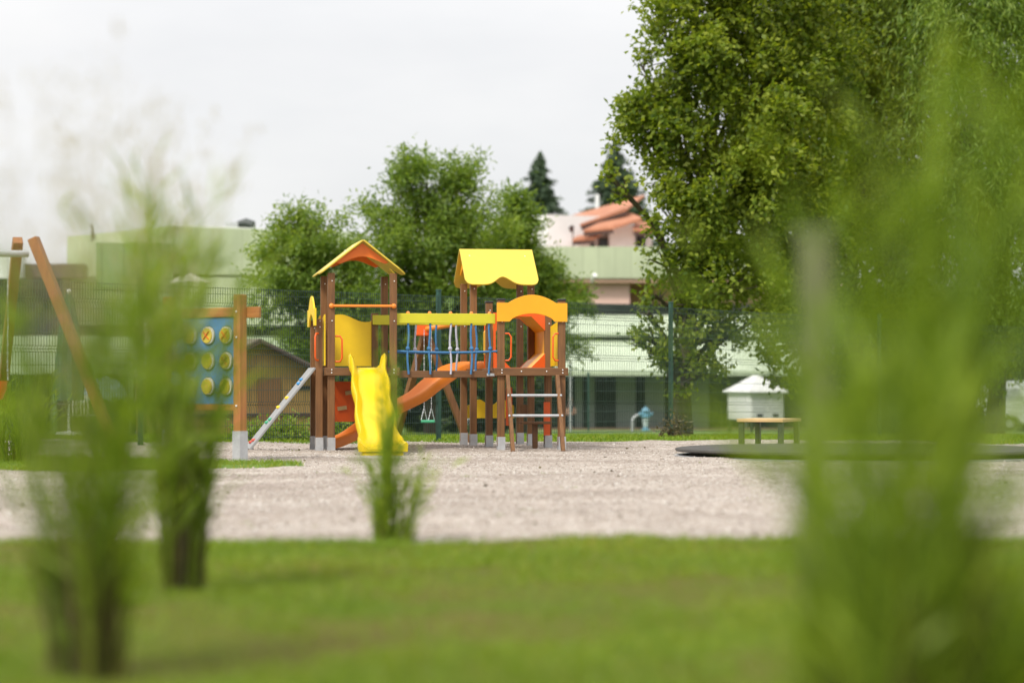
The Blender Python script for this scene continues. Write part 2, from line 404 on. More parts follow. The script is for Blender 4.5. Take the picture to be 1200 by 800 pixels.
def blades(n, r0, h, spread, w, rng, seg=7, curl=0.5, hvar=0.35):
    """upright arching grass blades as tapering strips"""
    az = rng.uniform(0, 2*math.pi, n); rr = r0*np.sqrt(rng.uniform(0,1,n))
    baz = az + rng.normal(0, 0.7, n)
    base = np.stack([rr*np.cos(baz), rr*np.sin(baz), np.zeros(n)-0.02], 1)
    H = h*(1 - hvar*rng.uniform(0,1,n)**1.2); lean = spread*np.abs(rng.normal(0.45,0.35,n)); cu = curl*rng.uniform(0,1,n)**2
    t = np.linspace(0,1,seg)[None,:]
    out = lean[:,None]*H[:,None]*(0.55*t + 0.45*t**2) + cu[:,None]*H[:,None]*0.45*t**3
    z = H[:,None]*(t - 0.35*cu[:,None]*t**3 - 0.12*lean[:,None]*t**2)
    wob = 0.02*np.sin(t*5 + rng.uniform(0,6,n)[:,None])
    ca, sa = np.cos(az)[:,None], np.sin(az)[:,None]
    P = np.stack([base[:,0:1] + ca*out - sa*wob, base[:,1:2] + sa*out + ca*wob, base[:,2:3] + z], 2)
    tw = az + math.pi/2 + rng.normal(0, 0.9, n)
    S = np.stack([np.cos(tw), np.sin(tw), np.zeros(n)], 1)[:,None,:]
    wd = (w*rng.uniform(0.6,1.3,n))[:,None]*np.minimum(1, 0.5+2*t)*(1-t**3)**1.0*np.where(t>0.99, 0.08, 1)
    V = np.stack([P - S*wd[:,:,None]/2, P + S*wd[:,:,None]/2], 2)        # n,seg,2,3
    i = (np.arange(n)*seg*2)[:,None] + (np.arange(seg-1)*2)[None,:]
    Fc = np.stack([i, i+1, i+3, i+2], 2).reshape(-1,4)
    return V.reshape(-1,3), Fc

def merge(parts):
    vs, fs, o = [], [], 0
    for v, f in parts: vs.append(v); fs.append(f+o); o += len(v)
    return np.concatenate(vs), np.concatenate(fs)

# ------------------------------------------------------------------ setting: ground sheets
def grid(name, xs, ys, zf, mat):
    X, Y = np.meshgrid(xs, ys); nx, ny = len(xs), len(ys)
    Z = np.array([[zf(x, y) for x in xs] for y in ys])
    v = np.stack([X, Y, Z], 2).reshape(-1,3)
    i = (np.arange(ny-1)*nx)[:,None] + np.arange(nx-1)[None,:]
    f = np.stack([i, i+1, i+nx+1, i+nx], 2).reshape(-1,4)
    o = npmesh(name, v, f, mat)
    o.data.polygons.foreach_set('use_smooth', [True]*len(f))
    return tag(o, kind='structure')

ys = sorted(set([-60, -20, 0, 10, 20, 30, 40, 44, 46] + list(range(48,200,4)) + [210, 240, 300, 420, 700]))
grid('ground', [-500, -250, -120, -60, -30, -15, 0, 15, 30, 60, 120, 250, 500], ys, lambda x, y: terrain(y) - 0.05, M['meadow'])
def gz(x, y):
    a = noise.noise(Vector((x*0.55, y*0.45, 3.1)))*0.05 + noise.noise(Vector((x*1.9, y*1.6, 7.7)))*0.016 + noise.noise(Vector((x*5, y*4, 1.7)))*0.006
    a += 0.028*noise.noise(Vector((x*0.35, y*1.3, 9.3)))
    a -= 0.07*math.exp(-((x+1.87)/0.7)**2 - ((y-34.4)/0.45)**2)      # hollow worn below the slide
    return a
def far_edge(x): return 42.0 + 0.6*math.sin(x*0.5) + 0.35*noise.noise(Vector((x*0.8, 0, 0))) + 0.05*max(0, x)
grid('gravel_ground', np.arange(-20, 22, 0.14), np.arange(13.6, 42.6, 0.14), lambda x, y: gz(x, y) - 0.3*max(0, min(1, (y-far_edge(x))*2)), M['gravel'])
def near_edge(x): return 14.85 + 0.22*noise.noise(Vector((x*0.5, 5, 0))) + 0.1*noise.noise(Vector((x*2.2, 5, 0)))
def lawn_z(x, y): return 0.045 + 0.03*noise.noise(Vector((x*0.9, y*0.9, 0))) - 0.22*max(0, min(1, (y-near_edge(x))*2.5))
grid('lawn', np.arange(-12, 12.1, 0.15), np.arange(-3, 15.9, 0.15), lawn_z, M['soil'])
def isl(x, y):   # long low grass island round the play panel
    dx = max(0, x + 3.05)/0.6; cy = 29.6 + 0.3*math.sin(x*0.6); w = 2.35 - 1.6*max(0, min(1, (x+6.2)/3.4))
    e = 1 - ((y-cy)/max(w,0.1))**2 - dx*dx
    return e + 0.35*noise.noise(Vector((x*1.3, y*1.1, 2)))
grid('grass_island', np.arange(-16, -2, 0.14), np.arange(26, 33, 0.14), lambda x, y: -0.12 + 0.16*max(0, min(1, isl(x, y)*3)), M['meadow'])

def tufts(name, pts, h, w, n_per, mat, rng, spread=0.7, sig=0.04):
    n = len(pts)*n_per
    v, f = blades(n, 0.0, h, spread, w, rng, seg=4, curl=0.6, hvar=0.6)
    off = np.repeat(np.array(pts), n_per, 0); off[:, :2] += rng.normal(size=(n,2))*sig
    v = v.reshape(n, -1, 3) + off[:, None, :]
    o = npmesh(name, v.reshape(-1,3), f, mat)
    return tag(o, kind='stuff')
pts = []
while len(pts) < 15000:
    y = random.uniform(4.2, 15.1); x = random.uniform(-1, 1)*(y*0.235 + 0.6)
    if y > near_edge(x) + 0.12*random.random(): continue
    bare = noise.noise(Vector((x*0.85, y*0.75, 4.4))) + 0.35*noise.noise(Vector((x*3, y*3, 1)))
    if bare > 0.22 - 0.26*max(0, min(1, (11.6-y)/2)) and random.random() < 0.8: continue
    pts.append((x, y, lawn_z(x, y) - 0.01))
o = tufts('lawn_grass', pts, 0.085, 0.007, 7, M['turf'], rng)
tag(o, 'short green lawn grass in front of the gravel, thin and brown in places', 'grass')
pts = []
while len(pts) < 4200:
    x = random.uniform(-9, -2.6); y = random.uniform(26.5, 32.5)
    if isl(x, y) > 0.05: pts.append((x, y, 0.02))
o = tufts('island_grass', pts, 0.10, 0.010, 6, M['turf'], rng)
tag(o, 'low green grass patch round the foot of the blue play panel', 'grass')
pts = []
while len(pts) < 9000:
    y = random.uniform(41.6, 62); x = random.uniform(-0.24, 0.26)*y
    if y < far_edge(x) + 0.1*random.random(): continue
    pts.append((x, y, terrain(y) - 0.05))
o = tufts('far_grass', pts, 0.12, 0.022, 6, M['turf'], rng, sig=0.12)
tag(o, 'sunlit strip of grass along the green mesh fence behind the gravel', 'grass')

# loose pebbles on the gravel
n = 42000
py_ = 14.6 + (42 - 14.6)*rng.uniform(0,1,n)**1.1; px_ = rng.uniform(-0.25, 0.25, n)*py_
pz_ = np.array([gz(a_, b_) for a_, b_ in zip(px_, py_)])
ok = np.array([not (isl(a_, b_) > 0 and a_ < -2.5) for a_, b_ in zip(px_, py_)]); px_, py_, pz_ = px_[ok], py_[ok], pz_[ok]; n = len(px_)
oct_ = np.array([(1,0,0),(0,1,0),(-1,0,0),(0,-1,0),(0,0,.7),(0,0,-.7)])
sz = rng.lognormal(-4.75, 0.40, (n,1,1)); rot = rng.uniform(0,6.28,n)
c_, s_ = np.cos(rot)[:,None], np.sin(rot)[:,None]; jit = oct_[None]*rng.uniform(.7,1.35,(n,6,1))
V = np.stack([jit[:,:,0]*c_ - jit[:,:,1]*s_, jit[:,:,0]*s_ + jit[:,:,1]*c_, jit[:,:,2]], 2)*sz + np.stack([px_,py_,pz_+0.003],1)[:,None,:]
tri = np.array([(0,1,4),(1,2,4),(2,3,4),(3,0,4),(1,0,5),(2,1,5),(3,2,5),(0,3,5)])
o = npmesh('gravel_pebbles', V.reshape(-1,3), (np.arange(n)[:,None,None]*6 + tri[None]).reshape(-1,3), M['pebble'])
tag(o, 'pale pinkish pebbles scattered over the gravel yard', 'gravel', kind='stuff')

pts = []
while len(pts) < 150:
    y = random.uniform(15.2, 41); x = random.uniform(-0.22, 0.24)*y
    if noise.noise(Vector((x*0.5, y*0.35, 6))) < 0.12 or (isl(x, y) > 0 and x < -2.5): continue
    pts.append((x, y, gz(x, y)))
o = tufts('gravel_weeds', pts, 0.05, 0.008, 9, M['turf'], rng, 1.2, 0.03)
tag(o, 'tiny weeds sprouting here and there in the gravel', 'weeds')
k = 160; yy = rng.uniform(15, 41.5, k); xx = rng.uniform(-0.22, 0.25, k)*yy
cz = np.array([gz(a_, b_) for a_, b_ in zip(xx, yy)]) + 0.014
dl = rng.normal(size=(k,3))*np.array([1,1,0.12])
v, f = leaves(np.stack([xx, yy, cz], 1), dl, 0.05, 0.025, rng, np.array([0,0,0.1]))
o = npmesh('fallen_leaves', v, f, M['dry_reed']); tag(o, 'scattered small dry leaves lying on the gravel', 'fallen leaves', kind='stuff')

# ------------------------------------------------------------------ tall ornamental grasses
def clump(name, px, D, h, n, spread, w, label, r0=0.12, extra=0, plumes=0, seed=1, group=None, cat='ornamental grass', curl=0.45, dry=0.25, tall=1.0, lf=8, low=0.25, lean=(0,0), bunches=3, open_=0.10):
    drys = []
    r_ = np.random.default_rng(seed)
    b = G(px, D); b.z = lawn_z(b.x, D) if D < 16 else 0.0
    root = empty(name, b, 0, label, cat, group)
    nb = bunches; per = max(3, n//nb); parts = []; vs_ = []
    for q in range(nb):
        a0 = 2*math.pi*(q + r_.uniform(-.3,.3))/nb; ro = r0*r_.uniform(0.5, 1.1) if nb > 1 else 0
        ln = open_*r_.uniform(0.5, 1.15) if nb > 1 else 0
        bv, bf = blades(per, r0*0.38, h*r_.uniform(0.85, 1.08), spread*0.75, w*0.8, r_, 8, curl)
        zz_ = np.maximum(bv[:,2:3], 0)
        bv = bv + np.array([math.cos(a0)*ro, math.sin(a0)*ro, 0]) + np.array([math.cos(a0)*ln, math.sin(a0)*ln, 0])*zz_**1.35 + np.array([lean[0], lean[1], 0])*zz_**1.5
        vs_.append(bv); parts.append((bv, bf))
        if dry:
            dvv, df = blades(int(per*dry), r0*0.4, h*0.46, spread*0.9, w*1.1, r_, 5, 0.3, 0.85)
            dvv = dvv + np.array([math.cos(a0)*ro, math.sin(a0)*ro, 0]) + np.array([math.cos(a0)*ln, math.sin(a0)*ln, 0])*np.maximum(dvv[:,2:3],0)**1.35
            drys.append((dvv, df))
    n = per*nb; v0 = np.concatenate(vs_)
    if extra:
        ev, ef = blades(extra, r0*0.45, h*1.62, 0.05, w*1.2, r_, 8, 0.12, 0.45); parts.append((ev, ef)); v0 = np.concatenate([v0, ev])
    m_ = n + extra
    st = v0.reshape(m_, 8, 2, 3).mean(2)
    # leaves springing from the stems, all the way up
    k = int(m_*lf); si = r_.integers(0, m_, k); u = r_.uniform(0.16, 0.98, k)*7
    i0 = np.minimum(u.astype(int), 6); fr = (u-i0)[:,None]
    pos = st[si,i0]*(1-fr) + st[si,i0+1]*fr; dv = unit(st[si,i0+1]-st[si,i0])
    dirs = unit(dv + 0.42*r_.normal(size=(k,3))*np.array([1,1,0.3]))
    ll = h*0.125*r_.uniform(0.5,1.5,(k,1)); mid = pos + dirs*ll*0.45
    lv, lf_ = leaves(mid, dirs, 1, w*1.2, r_)
    lv = lv.reshape(k,4,3); lv[:,0] = pos; lv[:,2] = pos + dirs*ll + np.array([0,0,-0.12])*ll
    parts.append((lv.reshape(-1,3), lf_))
    if low: parts.append(blades(int(n*low), r0*0.9, h*0.5, spread*1.5, w, r_, 7, curl*1.3))
    v, f = merge(parts); npmesh('blades', v, f, M['reed'], root)
    if dry:
        v, f = merge(drys); npmesh('dry_stems', v, f, M['dry_reed'], root)
    if plumes:
        v, f = blades(plumes, r0, h*1.25*tall, spread*0.95, 0.004, r_, 8, curl*0.6, 0.22)
        st = v.reshape(plumes, 8, 2, 3).mean(2)
        k = plumes*60; si = r_.integers(0, plumes, k); u = r_.uniform(0.55, 1, k)*7
        i0 = np.minimum(u.astype(int), 6); fr = (u-i0)[:,None]
        pos = st[si,i0]*(1-fr) + st[si,i0+1]*fr; dv = unit(st[si,i0+1]-st[si,i0])
        pos = pos + r_.normal(size=(k,3))*0.035*(1.25-u/7)[:,None]*2
        lv, lf_ = leaves(pos, dv + 0.5*r_.normal(size=(k,3)), 0.045, 0.006, r_)
        v, f = merge([(v,f),(lv,lf_)]); npmesh('plumes', v, f, M['plume'], root)
    return root

GR = 'tall ornamental grass clumps in front of the playground'
clump('ornamental_grass', 106, 7.9, 1.72, 76, 0.17, 0.0125, 'tall feathery grass clump with pale plumes, largest one on the left in the lawn', 0.12, 0, 22, 3, GR, dry=1.5, tall=1.03, lf=10, low=0.1, bunches=4, open_=0.13)
clump('ornamental_grass', 211, 11.2, 1.95, 92, 0.12, 0.0130, 'tall upright grass clump in front of the blue play panel', 0.10, 0, 14, 4, GR, dry=1.2, low=0.1, lf=12, bunches=3, open_=0.05, lean=(-0.02, 0))
clump('ornamental_grass', 457, 15.3, 0.98, 96, 0.20, 0.011, 'slim grass clump at the gravel edge in front of the yellow slide', 0.085, 30, 0, 5, GR, dry=0.8, lf=6, low=0.4, bunches=3, open_=0.14)
clump('ornamental_grass', 18, 30.2, 1.25, 240, 0.55, 0.013, 'bushy arching grass clump beside the timber swing frame', 0.26, 0, 0, 6, GR, curl=0.9, lf=3, low=0.6, bunches=5, open_=0.15)
clump('ornamental_grass', 120, 30.0, 0.55, 80, 0.5, 0.012, 'small low grass tuft standing on the grass island by the swing frame', 0.12, 0, 0, 8, GR, curl=0.8, lf=2)
clump('ornamental_grass', 990, 5.3, 1.42, 36, 0.15, 0.0130, 'blurred grass clump leaning over the round platform, in front of the wooden bench', 0.055, 0, 0, 9, GR, dry=1.4, lf=9, lean=(-0.045, 0), bunches=3, open_=0.07)
clump('ornamental_grass', 1045, 4.9, 1.42, 44, 0.14, 0.0130, 'broad blurred grass clump rising from the dark tufts at the lower right, nearest of all', 0.055, 0, 0, 10, GR, dry=1.4, lf=9, lean=(0.01, 0), bunches=3, open_=0.08)
clump('ornamental_grass', 1092, 5.5, 2.0, 52, 0.10, 0.0140, 'tallest bright green grass clump, fanning out to the right beside the white caravan', 0.06, 0, 0, 12, GR, dry=1.2, lf=10, lean=(0.035, 0), bunches=4, open_=0.05)
clump('ornamental_grass', 1150, 5.7, 0.64, 300, 0.55, 0.014, 'low dark grass tuft at the lower right corner below the white caravan', 0.20, 0, 0, 13, GR, dry=1.6, lf=4, low=0.5)
clump('ornamental_grass', 1000, 5.9, 0.58, 220, 0.40, 0.014, 'low dark grass tuft at the foot of the clump that leans over the round platform', 0.13, 0, 0, 14, GR, dry=1.8, lf=4, low=0.5)

# ------------------------------------------------------------------ the play structure
O = Vector((-0.169, 36.8, 0)); ROT = R(10)
PS = empty('play_structure', O, ROT, 'yellow and orange wooden playground with two roofed towers, rope bridge and slides', 'playground')
def L(px, py, D):
    p = W(px, py, D) - O; c, s = math.cos(-ROT), math.sin(-ROT)
    return Vector((c*p.x - s*p.y, s*p.x + c*p.y, p.z))
PW = 0.105
def post(u, v, top, cap=False, bottom=-0.08, foot=0.2):
    p = MB().box((u-PW/2, v-PW/2, 0.06), (u+PW/2, v+PW/2, top)).build('post', M['post'], PS, bevel=0.008)
    MB().box((u-PW/2-0.006, v-PW/2-0.006, bottom), (u+PW/2+0.006, v-PW/2, foot)).box((u-PW/2-0.006, v+PW/2, bottom), (u+PW/2+0.006, v+PW/2+0.006, foot)).build('metal_foot', M['steel'], p)
    if cap: MB().box((u-PW/2-0.008, v-PW/2-0.008, top), (u+PW/2+0.008, v+PW/2+0.008, top+0.03)).build('post_cap', M['black'], p, bevel=0.008)
    for z in (1.95, top-0.12):
        if z < top: bolt((u+0.01, v-PW/2-0.003, z), p, 0.011)
    return p
LT = [(-2.59, 0), (-1.65, 0), (-2.59, 1.1), (-1.65, 1.1)]
for u, v in LT: post(u, v, 2.67)
for v in (0.12, 0.98): post(-2.76, v, 1.98)
post(-1.80, 1.12, 2.10)
for u, v in ((0,0), (0.94,0), (0,1.1), (0.94,1.1)): post(u, v, 2.27, True)
for u, v in ((-0.09,2.1), (0.85,2.1), (-0.09,3.1), (0.85,3.1)): post(u, v, 2.65)

def platform(u0, u1, v0, v1, z=1.245):
    d = MB()
    k = 8; step = (v1-v0)/k
    for i in range(k): d.box((u0, v0+i*step+0.006, z-0.035), (u1, v0+(i+1)*step-0.006, z))
    d = d.build('deck', M['beam'], PS)
    e = PW/2
    for a, b, mt in (((u0-e-0.03, v0-e-0.045, z-0.115), (u1+e+0.03, v0-e-0.002, z+0.004), 'beam'), ((u0-e-0.03, v1+e+0.002, z-0.115), (u1+e+0.03, v1+e+0.045, z+0.004), 'beam'),
                     ((u0-e-0.045, v0-e, z-0.115), (u0-e-0.002, v1+e, z+0.002), 'post'), ((u1+e+0.002, v0-e, z-0.115), (u1+e+0.045, v1+e, z+0.002), 'post')):
        MB().box(a, b).build('deck_beam', M[mt], d, bevel=0.006)
    for u in (u0-0.0, u0+0.3, u1-0.25, u1):
        for dz in ((-0.03,-0.075) if u in (u0,u1) else (-0.05,)): bolt((u, v0-e-0.046, z+dz), d)
platform(-2.59, -1.65, 0, 1.1); platform(0, 0.94, 0, 1.1); platform(-0.09, 0.85, 2.1, 3.1)

def wave_outline(La, Ls, dip=0.2):
    pts = [(0,0), (La,0)]
    k = 36; rc = 0.13
    for i in range(k+1):
        t = 1 - i/k; a = La*t
        b = Ls - dip*math.exp(-((t-0.52)/0.13)**2)
        e = min(a, La-a)
        if e < rc: b -= rc - math.sqrt(max(0, rc*rc - (rc-e)**2))
        pts.append((a, b))
    return pts
def gable_outline(hw, drop, arch):
    pts = [(0, 0), (hw, -drop)]
    k = 16
    for i in range(1, k):
        t = i/k; a = hw*(1-2*t); pts.append((a, -drop - 0.03 + arch*math.sin(math.pi*t)**1.5))
    pts.append((-hw, -drop)); return pts
# left tower roof (ridge front to back)
def roof(c, axis, La, ridge_z, run, rise, gable_at, mat_g):
    rf = None
    A = Vector((0,1,0)) if axis == 'v' else Vector((1,0,0)); S = Vector((1,0,0)) if axis == 'v' else Vector((0,-1,0))
    Ls = math.hypot(run, rise); st = c - A*(La/2); st.z = ridge_z
    for sg in (-1, 1):
        B = S*(sg*run) + Vector((0,0,-rise))
        off = (A.cross(B.normalized())); off = off if off.z > 0 else -off
        mb = MB().prism(wave_outline(La, Ls), st + off*0.012, A, B, 0.022)
        p = mb.build('tower_roof' if rf is None else 'roof_panel', M['lemon'], PS if rf is None else rf, bevel=0.003)
        if rf is None: rf = p
        for a in (0.12, 0.88): bolt(st + A*(a*La) + B.normalized()*(0.2*Ls) + off*0.023, rf)
    for g in gable_at:
        o_ = c + A*g; o_.z = ridge_z - 0.03
        MB().prism(gable_outline(run*0.62, rise*0.62-0.02, 0.12), o_, S, (0,0,1), 0.02).build('gable_panel', mat_g, rf)
    return rf
roof(Vector((-2.12, 0.55, 0)), 'v', 1.42, 3.15, 0.635, 0.50, (-0.58, 0.62), M['gable'])
roof(Vector((0.36, 2.60, 0)), 'u', 1.20, 3.18, 0.68, 0.60, (-0.52, 0.52), M['amber'])
# yellow underside trim of the left tower and bars
MB().tube([(-2.59, -0.075, 2.175), (-1.65, -0.075, 2.175)], 0.021, 10).ball((-2.59,-0.07,2.175),0.04,10).ball((-1.65,-0.07,2.175),0.04,10).build('guard_bar', M['orange'], PS, smooth=50)
# wavy back panel of the left tower
pts = [(0,1.28), (0.68,1.28), (0.68,1.99)]
for i in range(1,16):
    t = i/16; pts.append((0.68*(1-t), 2.0 + 0.045*math.sin(t*math.pi*1.9+3.6) + 0.05*t))
pts.append((0, 2.05))
MB().prism(pts, (-2.52, 1.1, 0), (1,0,0), (0,0,1), 0.02).build('guard_panel', M['panel_yellow'], PS)
# left face: entry arch panel, narrow yellow side panels, handles
def arch_pts(w, zl, zt, zb, zi):
    p = [(0, zb), (0, zl), (w*0.12, zl)]
    k = 14
    for i in range(k+1):
        t = i/k; p.append((w*(0.16+0.68*t), zl + (zt-zl)*math.sin(math.pi*t)**0.9))
    p += [(w*0.88, zl), (w, zl), (w, zb), (w*0.84, zb)]
    for i in range(k+1):
        t = i/k; p.append((w*(0.82-0.64*t), zb + (zi-zb)*math.sin(math.pi*t)**0.6))
    p.append((w*0.16, zb)); return p
MB().prism(arch_pts(1.22, 2.14, 2.34, 1.88, 2.06), (-2.83, -0.06, 0), (0,1,0), (0,0,1), 0.025).build('arch_panel', M['panel_yellow'], PS)
for v0 in (0.05, 0.80): MB().prism([(0,1.28),(0.24,1.28),(0.24,2.0),(0,2.05)], (-2.68, v0, 0), (0,1,0), (0,0,1), 0.02).build('guard_panel', M['panel_yellow'], PS)
def handle(p0, p1, out_):
    p0 = Vector(p0); p1 = Vector(p1); o_ = Vector(out_); r = 0.05; d = (p1-p0).normalized()
    MB().tube([p0, p0+o_*0.7, p0+o_+d*r, p1+o_-d*r, p1+o_*0.7, p1], 0.014, 8).build('hand_grip', M['redorange'], PS, smooth=60)
handle((-2.53,-0.02,1.34), (-2.53,-0.02,1.72), (0.10,-0.03,0))
handle((-2.78,0.05,1.36), (-2.78,0.05,1.76), (-0.05,-0.06,0))
# front arch of the right platform
MB().prism(arch_pts(1.09, 2.235, 2.36, 1.95, 2.075), (-0.075, -0.072, 0), (1,0,0), (0,0,1), 0.025).build('arch_panel', M['amber'], PS, bevel=0.003)
# tunnel with octagonal section, and its red end panels
def octo(r): return [(r/math.cos(math.pi/8)*math.cos(math.pi/8+i*math.pi/4), r/math.cos(math.pi/8)*math.sin(math.pi/8+i*math.pi/4)) for i in range(8)]
tb = MB(); oc, ic = octo(0.43), octo(0.405); cu_, cz_ = 0.50, 1.66
vs = []
for v in (1.12, 2.08):
    vs += [(cu_+a, v, cz_+b) for a,b in oc] + [(cu_+a, v, cz_+b) for a,b in ic]
fs = []
for i in range(8):
    j = (i+1)%8
    fs += [(i,j,16+j,16+i), (8+j,8+i,24+i,24+j), (j,i,8+i,8+j), (16+i,16+j,24+j,24+i)]
tun = tb.add(vs, fs).build('crawl_tunnel', M['tunnel'], PS)
def holed(u0, u1, v, z0, z1, name, mat):
    hole = octo(0.40); mbp = MB()
    rt = [(cu_+a, cz_+b) for a,b in hole]   # starts at 22.5 deg, counterclockwise
    right = [(cu_, z0), (u1, z0), (u1, z1), (cu_, z1), (cu_, cz_+0.40)] + [rt[1], rt[0], rt[7], rt[6]] + [(cu_, cz_-0.40)]
    left = [(cu_, z1), (u0, z1), (u0, z0), (cu_, z0), (cu_, cz_-0.40)] + [rt[5], rt[4], rt[3], rt[2]] + [(cu_, cz_+0.40)]
    for pg in (right, left): mbp.prism(pg, (0, v, 0), (1,0,0), (0,0,1), 0.02)
    return mbp.build(name, mat, PS)
holed(0.06, 0.97, 1.07, 1.25, 2.12, 'tunnel_panel', M['redorange'])
holed(0.09, 0.92, 2.12, 1.25, 2.12, 'tunnel_panel', M['redorange'])
MB().prism([(0,1.28),(0.72,1.28),(0.72,1.9),(0,1.98)], (0.955, 0.2, 0), (0,1,0), (0,0,1), 0.02).build('guard_panel', M['panel_yellow'], PS)
handle((0.03,-0.02,1.36), (0.03,-0.02,1.77), (0.12,-0.02,0)); handle((0.91,-0.02,1.36), (0.91,-0.02,1.77), (-0.11,-0.02,0))
# step ladder in front of the right platform
ld = MB().bar((0.085,-0.09,1.13), (0.105,-0.46,-0.02), 0.055, 0.09, (0,1,0.3)).build('ladder', M['post'], PS, bevel=0.005)
MB().bar((0.855,-0.09,1.13), (0.875,-0.46,-0.02), 0.055, 0.09, (0,1,0.3)).build('stile', M['post'], ld, bevel=0.005)
for z in (0.83, 0.525):
    t = (1.13-z)/1.15; v = -0.09-0.37*t
    MB().tube([(0.10, v-0.02, z), (0.86, v-0.02, z)], 0.022, 10).ball((0.075,v-0.05,z),0.02,8).ball((0.885,v-0.05,z),0.02,8).build('rung', M['steel'], ld, smooth=50)
# play counter and panels under the right tower
ct = MB().box((0.42, 0.55, 0.38), (0.90, 0.85, 0.42)).box((0.62,0.68,0.0),(0.70,0.74,0.38)).build('counter_seat', M['beam'], PS, bevel=0.006)
MB().box((0.50,1.14,0.48),(0.62,1.165,0.68)).build('back_board', M['post'], ct)
for u, v, z0, z1 in ((0.28,1.16,0.35,0.95), (0.84,0.92,0.2,0.72)): MB().box((u, v, z0), (u+0.10, v+0.02, z1)).build('upright_panel', M['redorange'], ct)
pts = [(0,0.44),(0.78,0.44)]
for i in range(17):
    t = i/16; pts.append((0.78*(1-t), 0.70 - 0.05*math.cos(t*4*math.pi)))
MB().prism(pts, (-0.02, 3.16, 0), (1,0,0), (0,0,1), 0.02).build('wave_panel', M['panel_yellow'], PS)
# activity board under the left tower
ab = MB().prism([(0,0.42),(0.80,0.42),(0.80,1.04),(0,1.04)], (-2.52, 1.02, 0), (1,0,0), (0,0,1), 0.02).build('activity_board', M['redorange'], PS)
for u, z in ((0.2,0.62),(0.32,0.86),(0.5,0.6),(0.55,0.9)):
    MB().bar((-2.52+u-0.07,0.995,z),(-2.52+u+0.07,0.995,z+0.02),0.02,0.06).build('wooden_plate', M['seat_wood'], ab)
# rope bridge
br = MB()
for i in range(13):
    u = -1.58 + i*0.119; br.box((u, 0.12, 1.155), (u+0.105, 0.98, 1.195))
br = br.build('rope_bridge', M['beam'], PS)
for v in (0.06, 0.985): MB().box((-1.60,v,1.10),(-0.06,v+0.055,1.205)).build('bridge_beam', M['beam'], br, bevel=0.005)
MB().box((-1.595,0.0,1.92),(-0.085,0.05,2.07)).build('handrail', M['lime'], br, bevel=0.006)
MB().box((-1.84,1.03,1.92),(-0.055,1.075,2.07)).build('handrail', M['lime'], br, bevel=0.006)
MB().box((-0.21,0.03,1.125),(-0.05,0.058,1.165)).build('bracket', M['steel'], br)
for v, us, ph in ((0.03, (-1.42,-1.09,-0.77,-0.45,-0.17), 0), (1.05, (-1.17,-0.84,-0.52,-0.21), 1)):
    for i, u in enumerate(us):
        pth = [(u + 0.011*math.sin(k*0.9+i+ph*2), v, 1.93 - 0.78*k/8) for k in range(9)]
        r_ = MB().tube(pth, 0.017, 7).ball(pth[4], 0.034, 8).build('rope', M['grey_rope'] if (i % 3 == 2 or (ph and i == 0)) else M['blue_rope'], br, smooth=60)
        MB().ball((u, v, 2.075), 0.03, 10).build('rail_cap', M['orange'], br, smooth=60)
    MB().tube([(-1.60+k*0.155, v, 1.50 - 0.02*math.sin(math.pi*k/10)) for k in range(11)], 0.017, 7).build('rope', M['blue_rope'], br, smooth=60)
# slides
def trough(w, h, fl=0.0, th=0.03):
    o_ = w/2
    lf = [(-o_-0.05-fl,-0.035), (-o_-0.055-fl,h-0.03), (-o_-0.03-fl,h), (-o_-fl,h-0.03), (-o_+0.025,0.04), (-o_+0.07,0.004)]
    return lf + [(-a,b) for a,b in lf[::-1]]
def smooth_path(P, k=5):
    P = [Vector(p) for p in P]; o_ = []
    for i in range(len(P)-1):
        p0, p1, p2, p3 = P[max(i-1,0)], P[i], P[i+1], P[min(i+2,len(P)-1)]
        for j in range(k):
            t = j/k
            o_.append(0.5*((2*p1) + (p2-p0)*t + (2*p0-5*p1+4*p2-p3)*t*t + (3*p1-p0-3*p2+p3)*t**3))
    o_.append(P[-1]); return o_
ctrl = [(-2.05,0.0,1.25),(-2.05,-0.14,1.225),(-2.05,-0.34,1.04),(-2.05,-0.62,0.80),(-2.05,-0.86,0.60),(-2.045,-1.2,0.33),(-2.04,-1.5,0.15),(-2.04,-1.75,0.085),(-2.04,-1.95,0.07)]
P = smooth_path(ctrl, 4); k = len(P)
hs = [(0.20 + 0.02*math.sin(i*0.9) if i < 5 else 0.135 + 0.03*math.exp(-((i-12)/4)**2) - 0.03*(i > k-5)*(i-k+5)/4) for i in range(k)]
sl = MB().sweep(P, [trough(0.43 + 0.03*math.sin(i*0.8) + 0.30*max(0, i/k-0.55), hs[i], 0.02*(i/k)) for i in range(k)]).build('slide', M['yellow'], PS, smooth=50)
sl['label'] = 'bright yellow straight slide'
MB().box((-2.34,-1.93,-0.05),(-1.74,-1.70,0.03)).build('slide_foot', M['yellow'], sl, bevel=0.02)
ctrl = [L(562,433,39.4), L(552,432,39.3), L(530,437,39.0), L(508,452,38.7), L(490,467,38.5), L(467,479,38.3), L(440,494,38.1), L(415,511,37.9), L(396,520,37.8), L(378,524.5,37.7)]
P = smooth_path(ctrl, 4); k = len(P)
sl = MB().sweep(P, [trough(0.33, 0.12) for i in range(k)]).build('slide', M['orange'], PS, smooth=50)
sl['label'] = 'long curved orange slide'
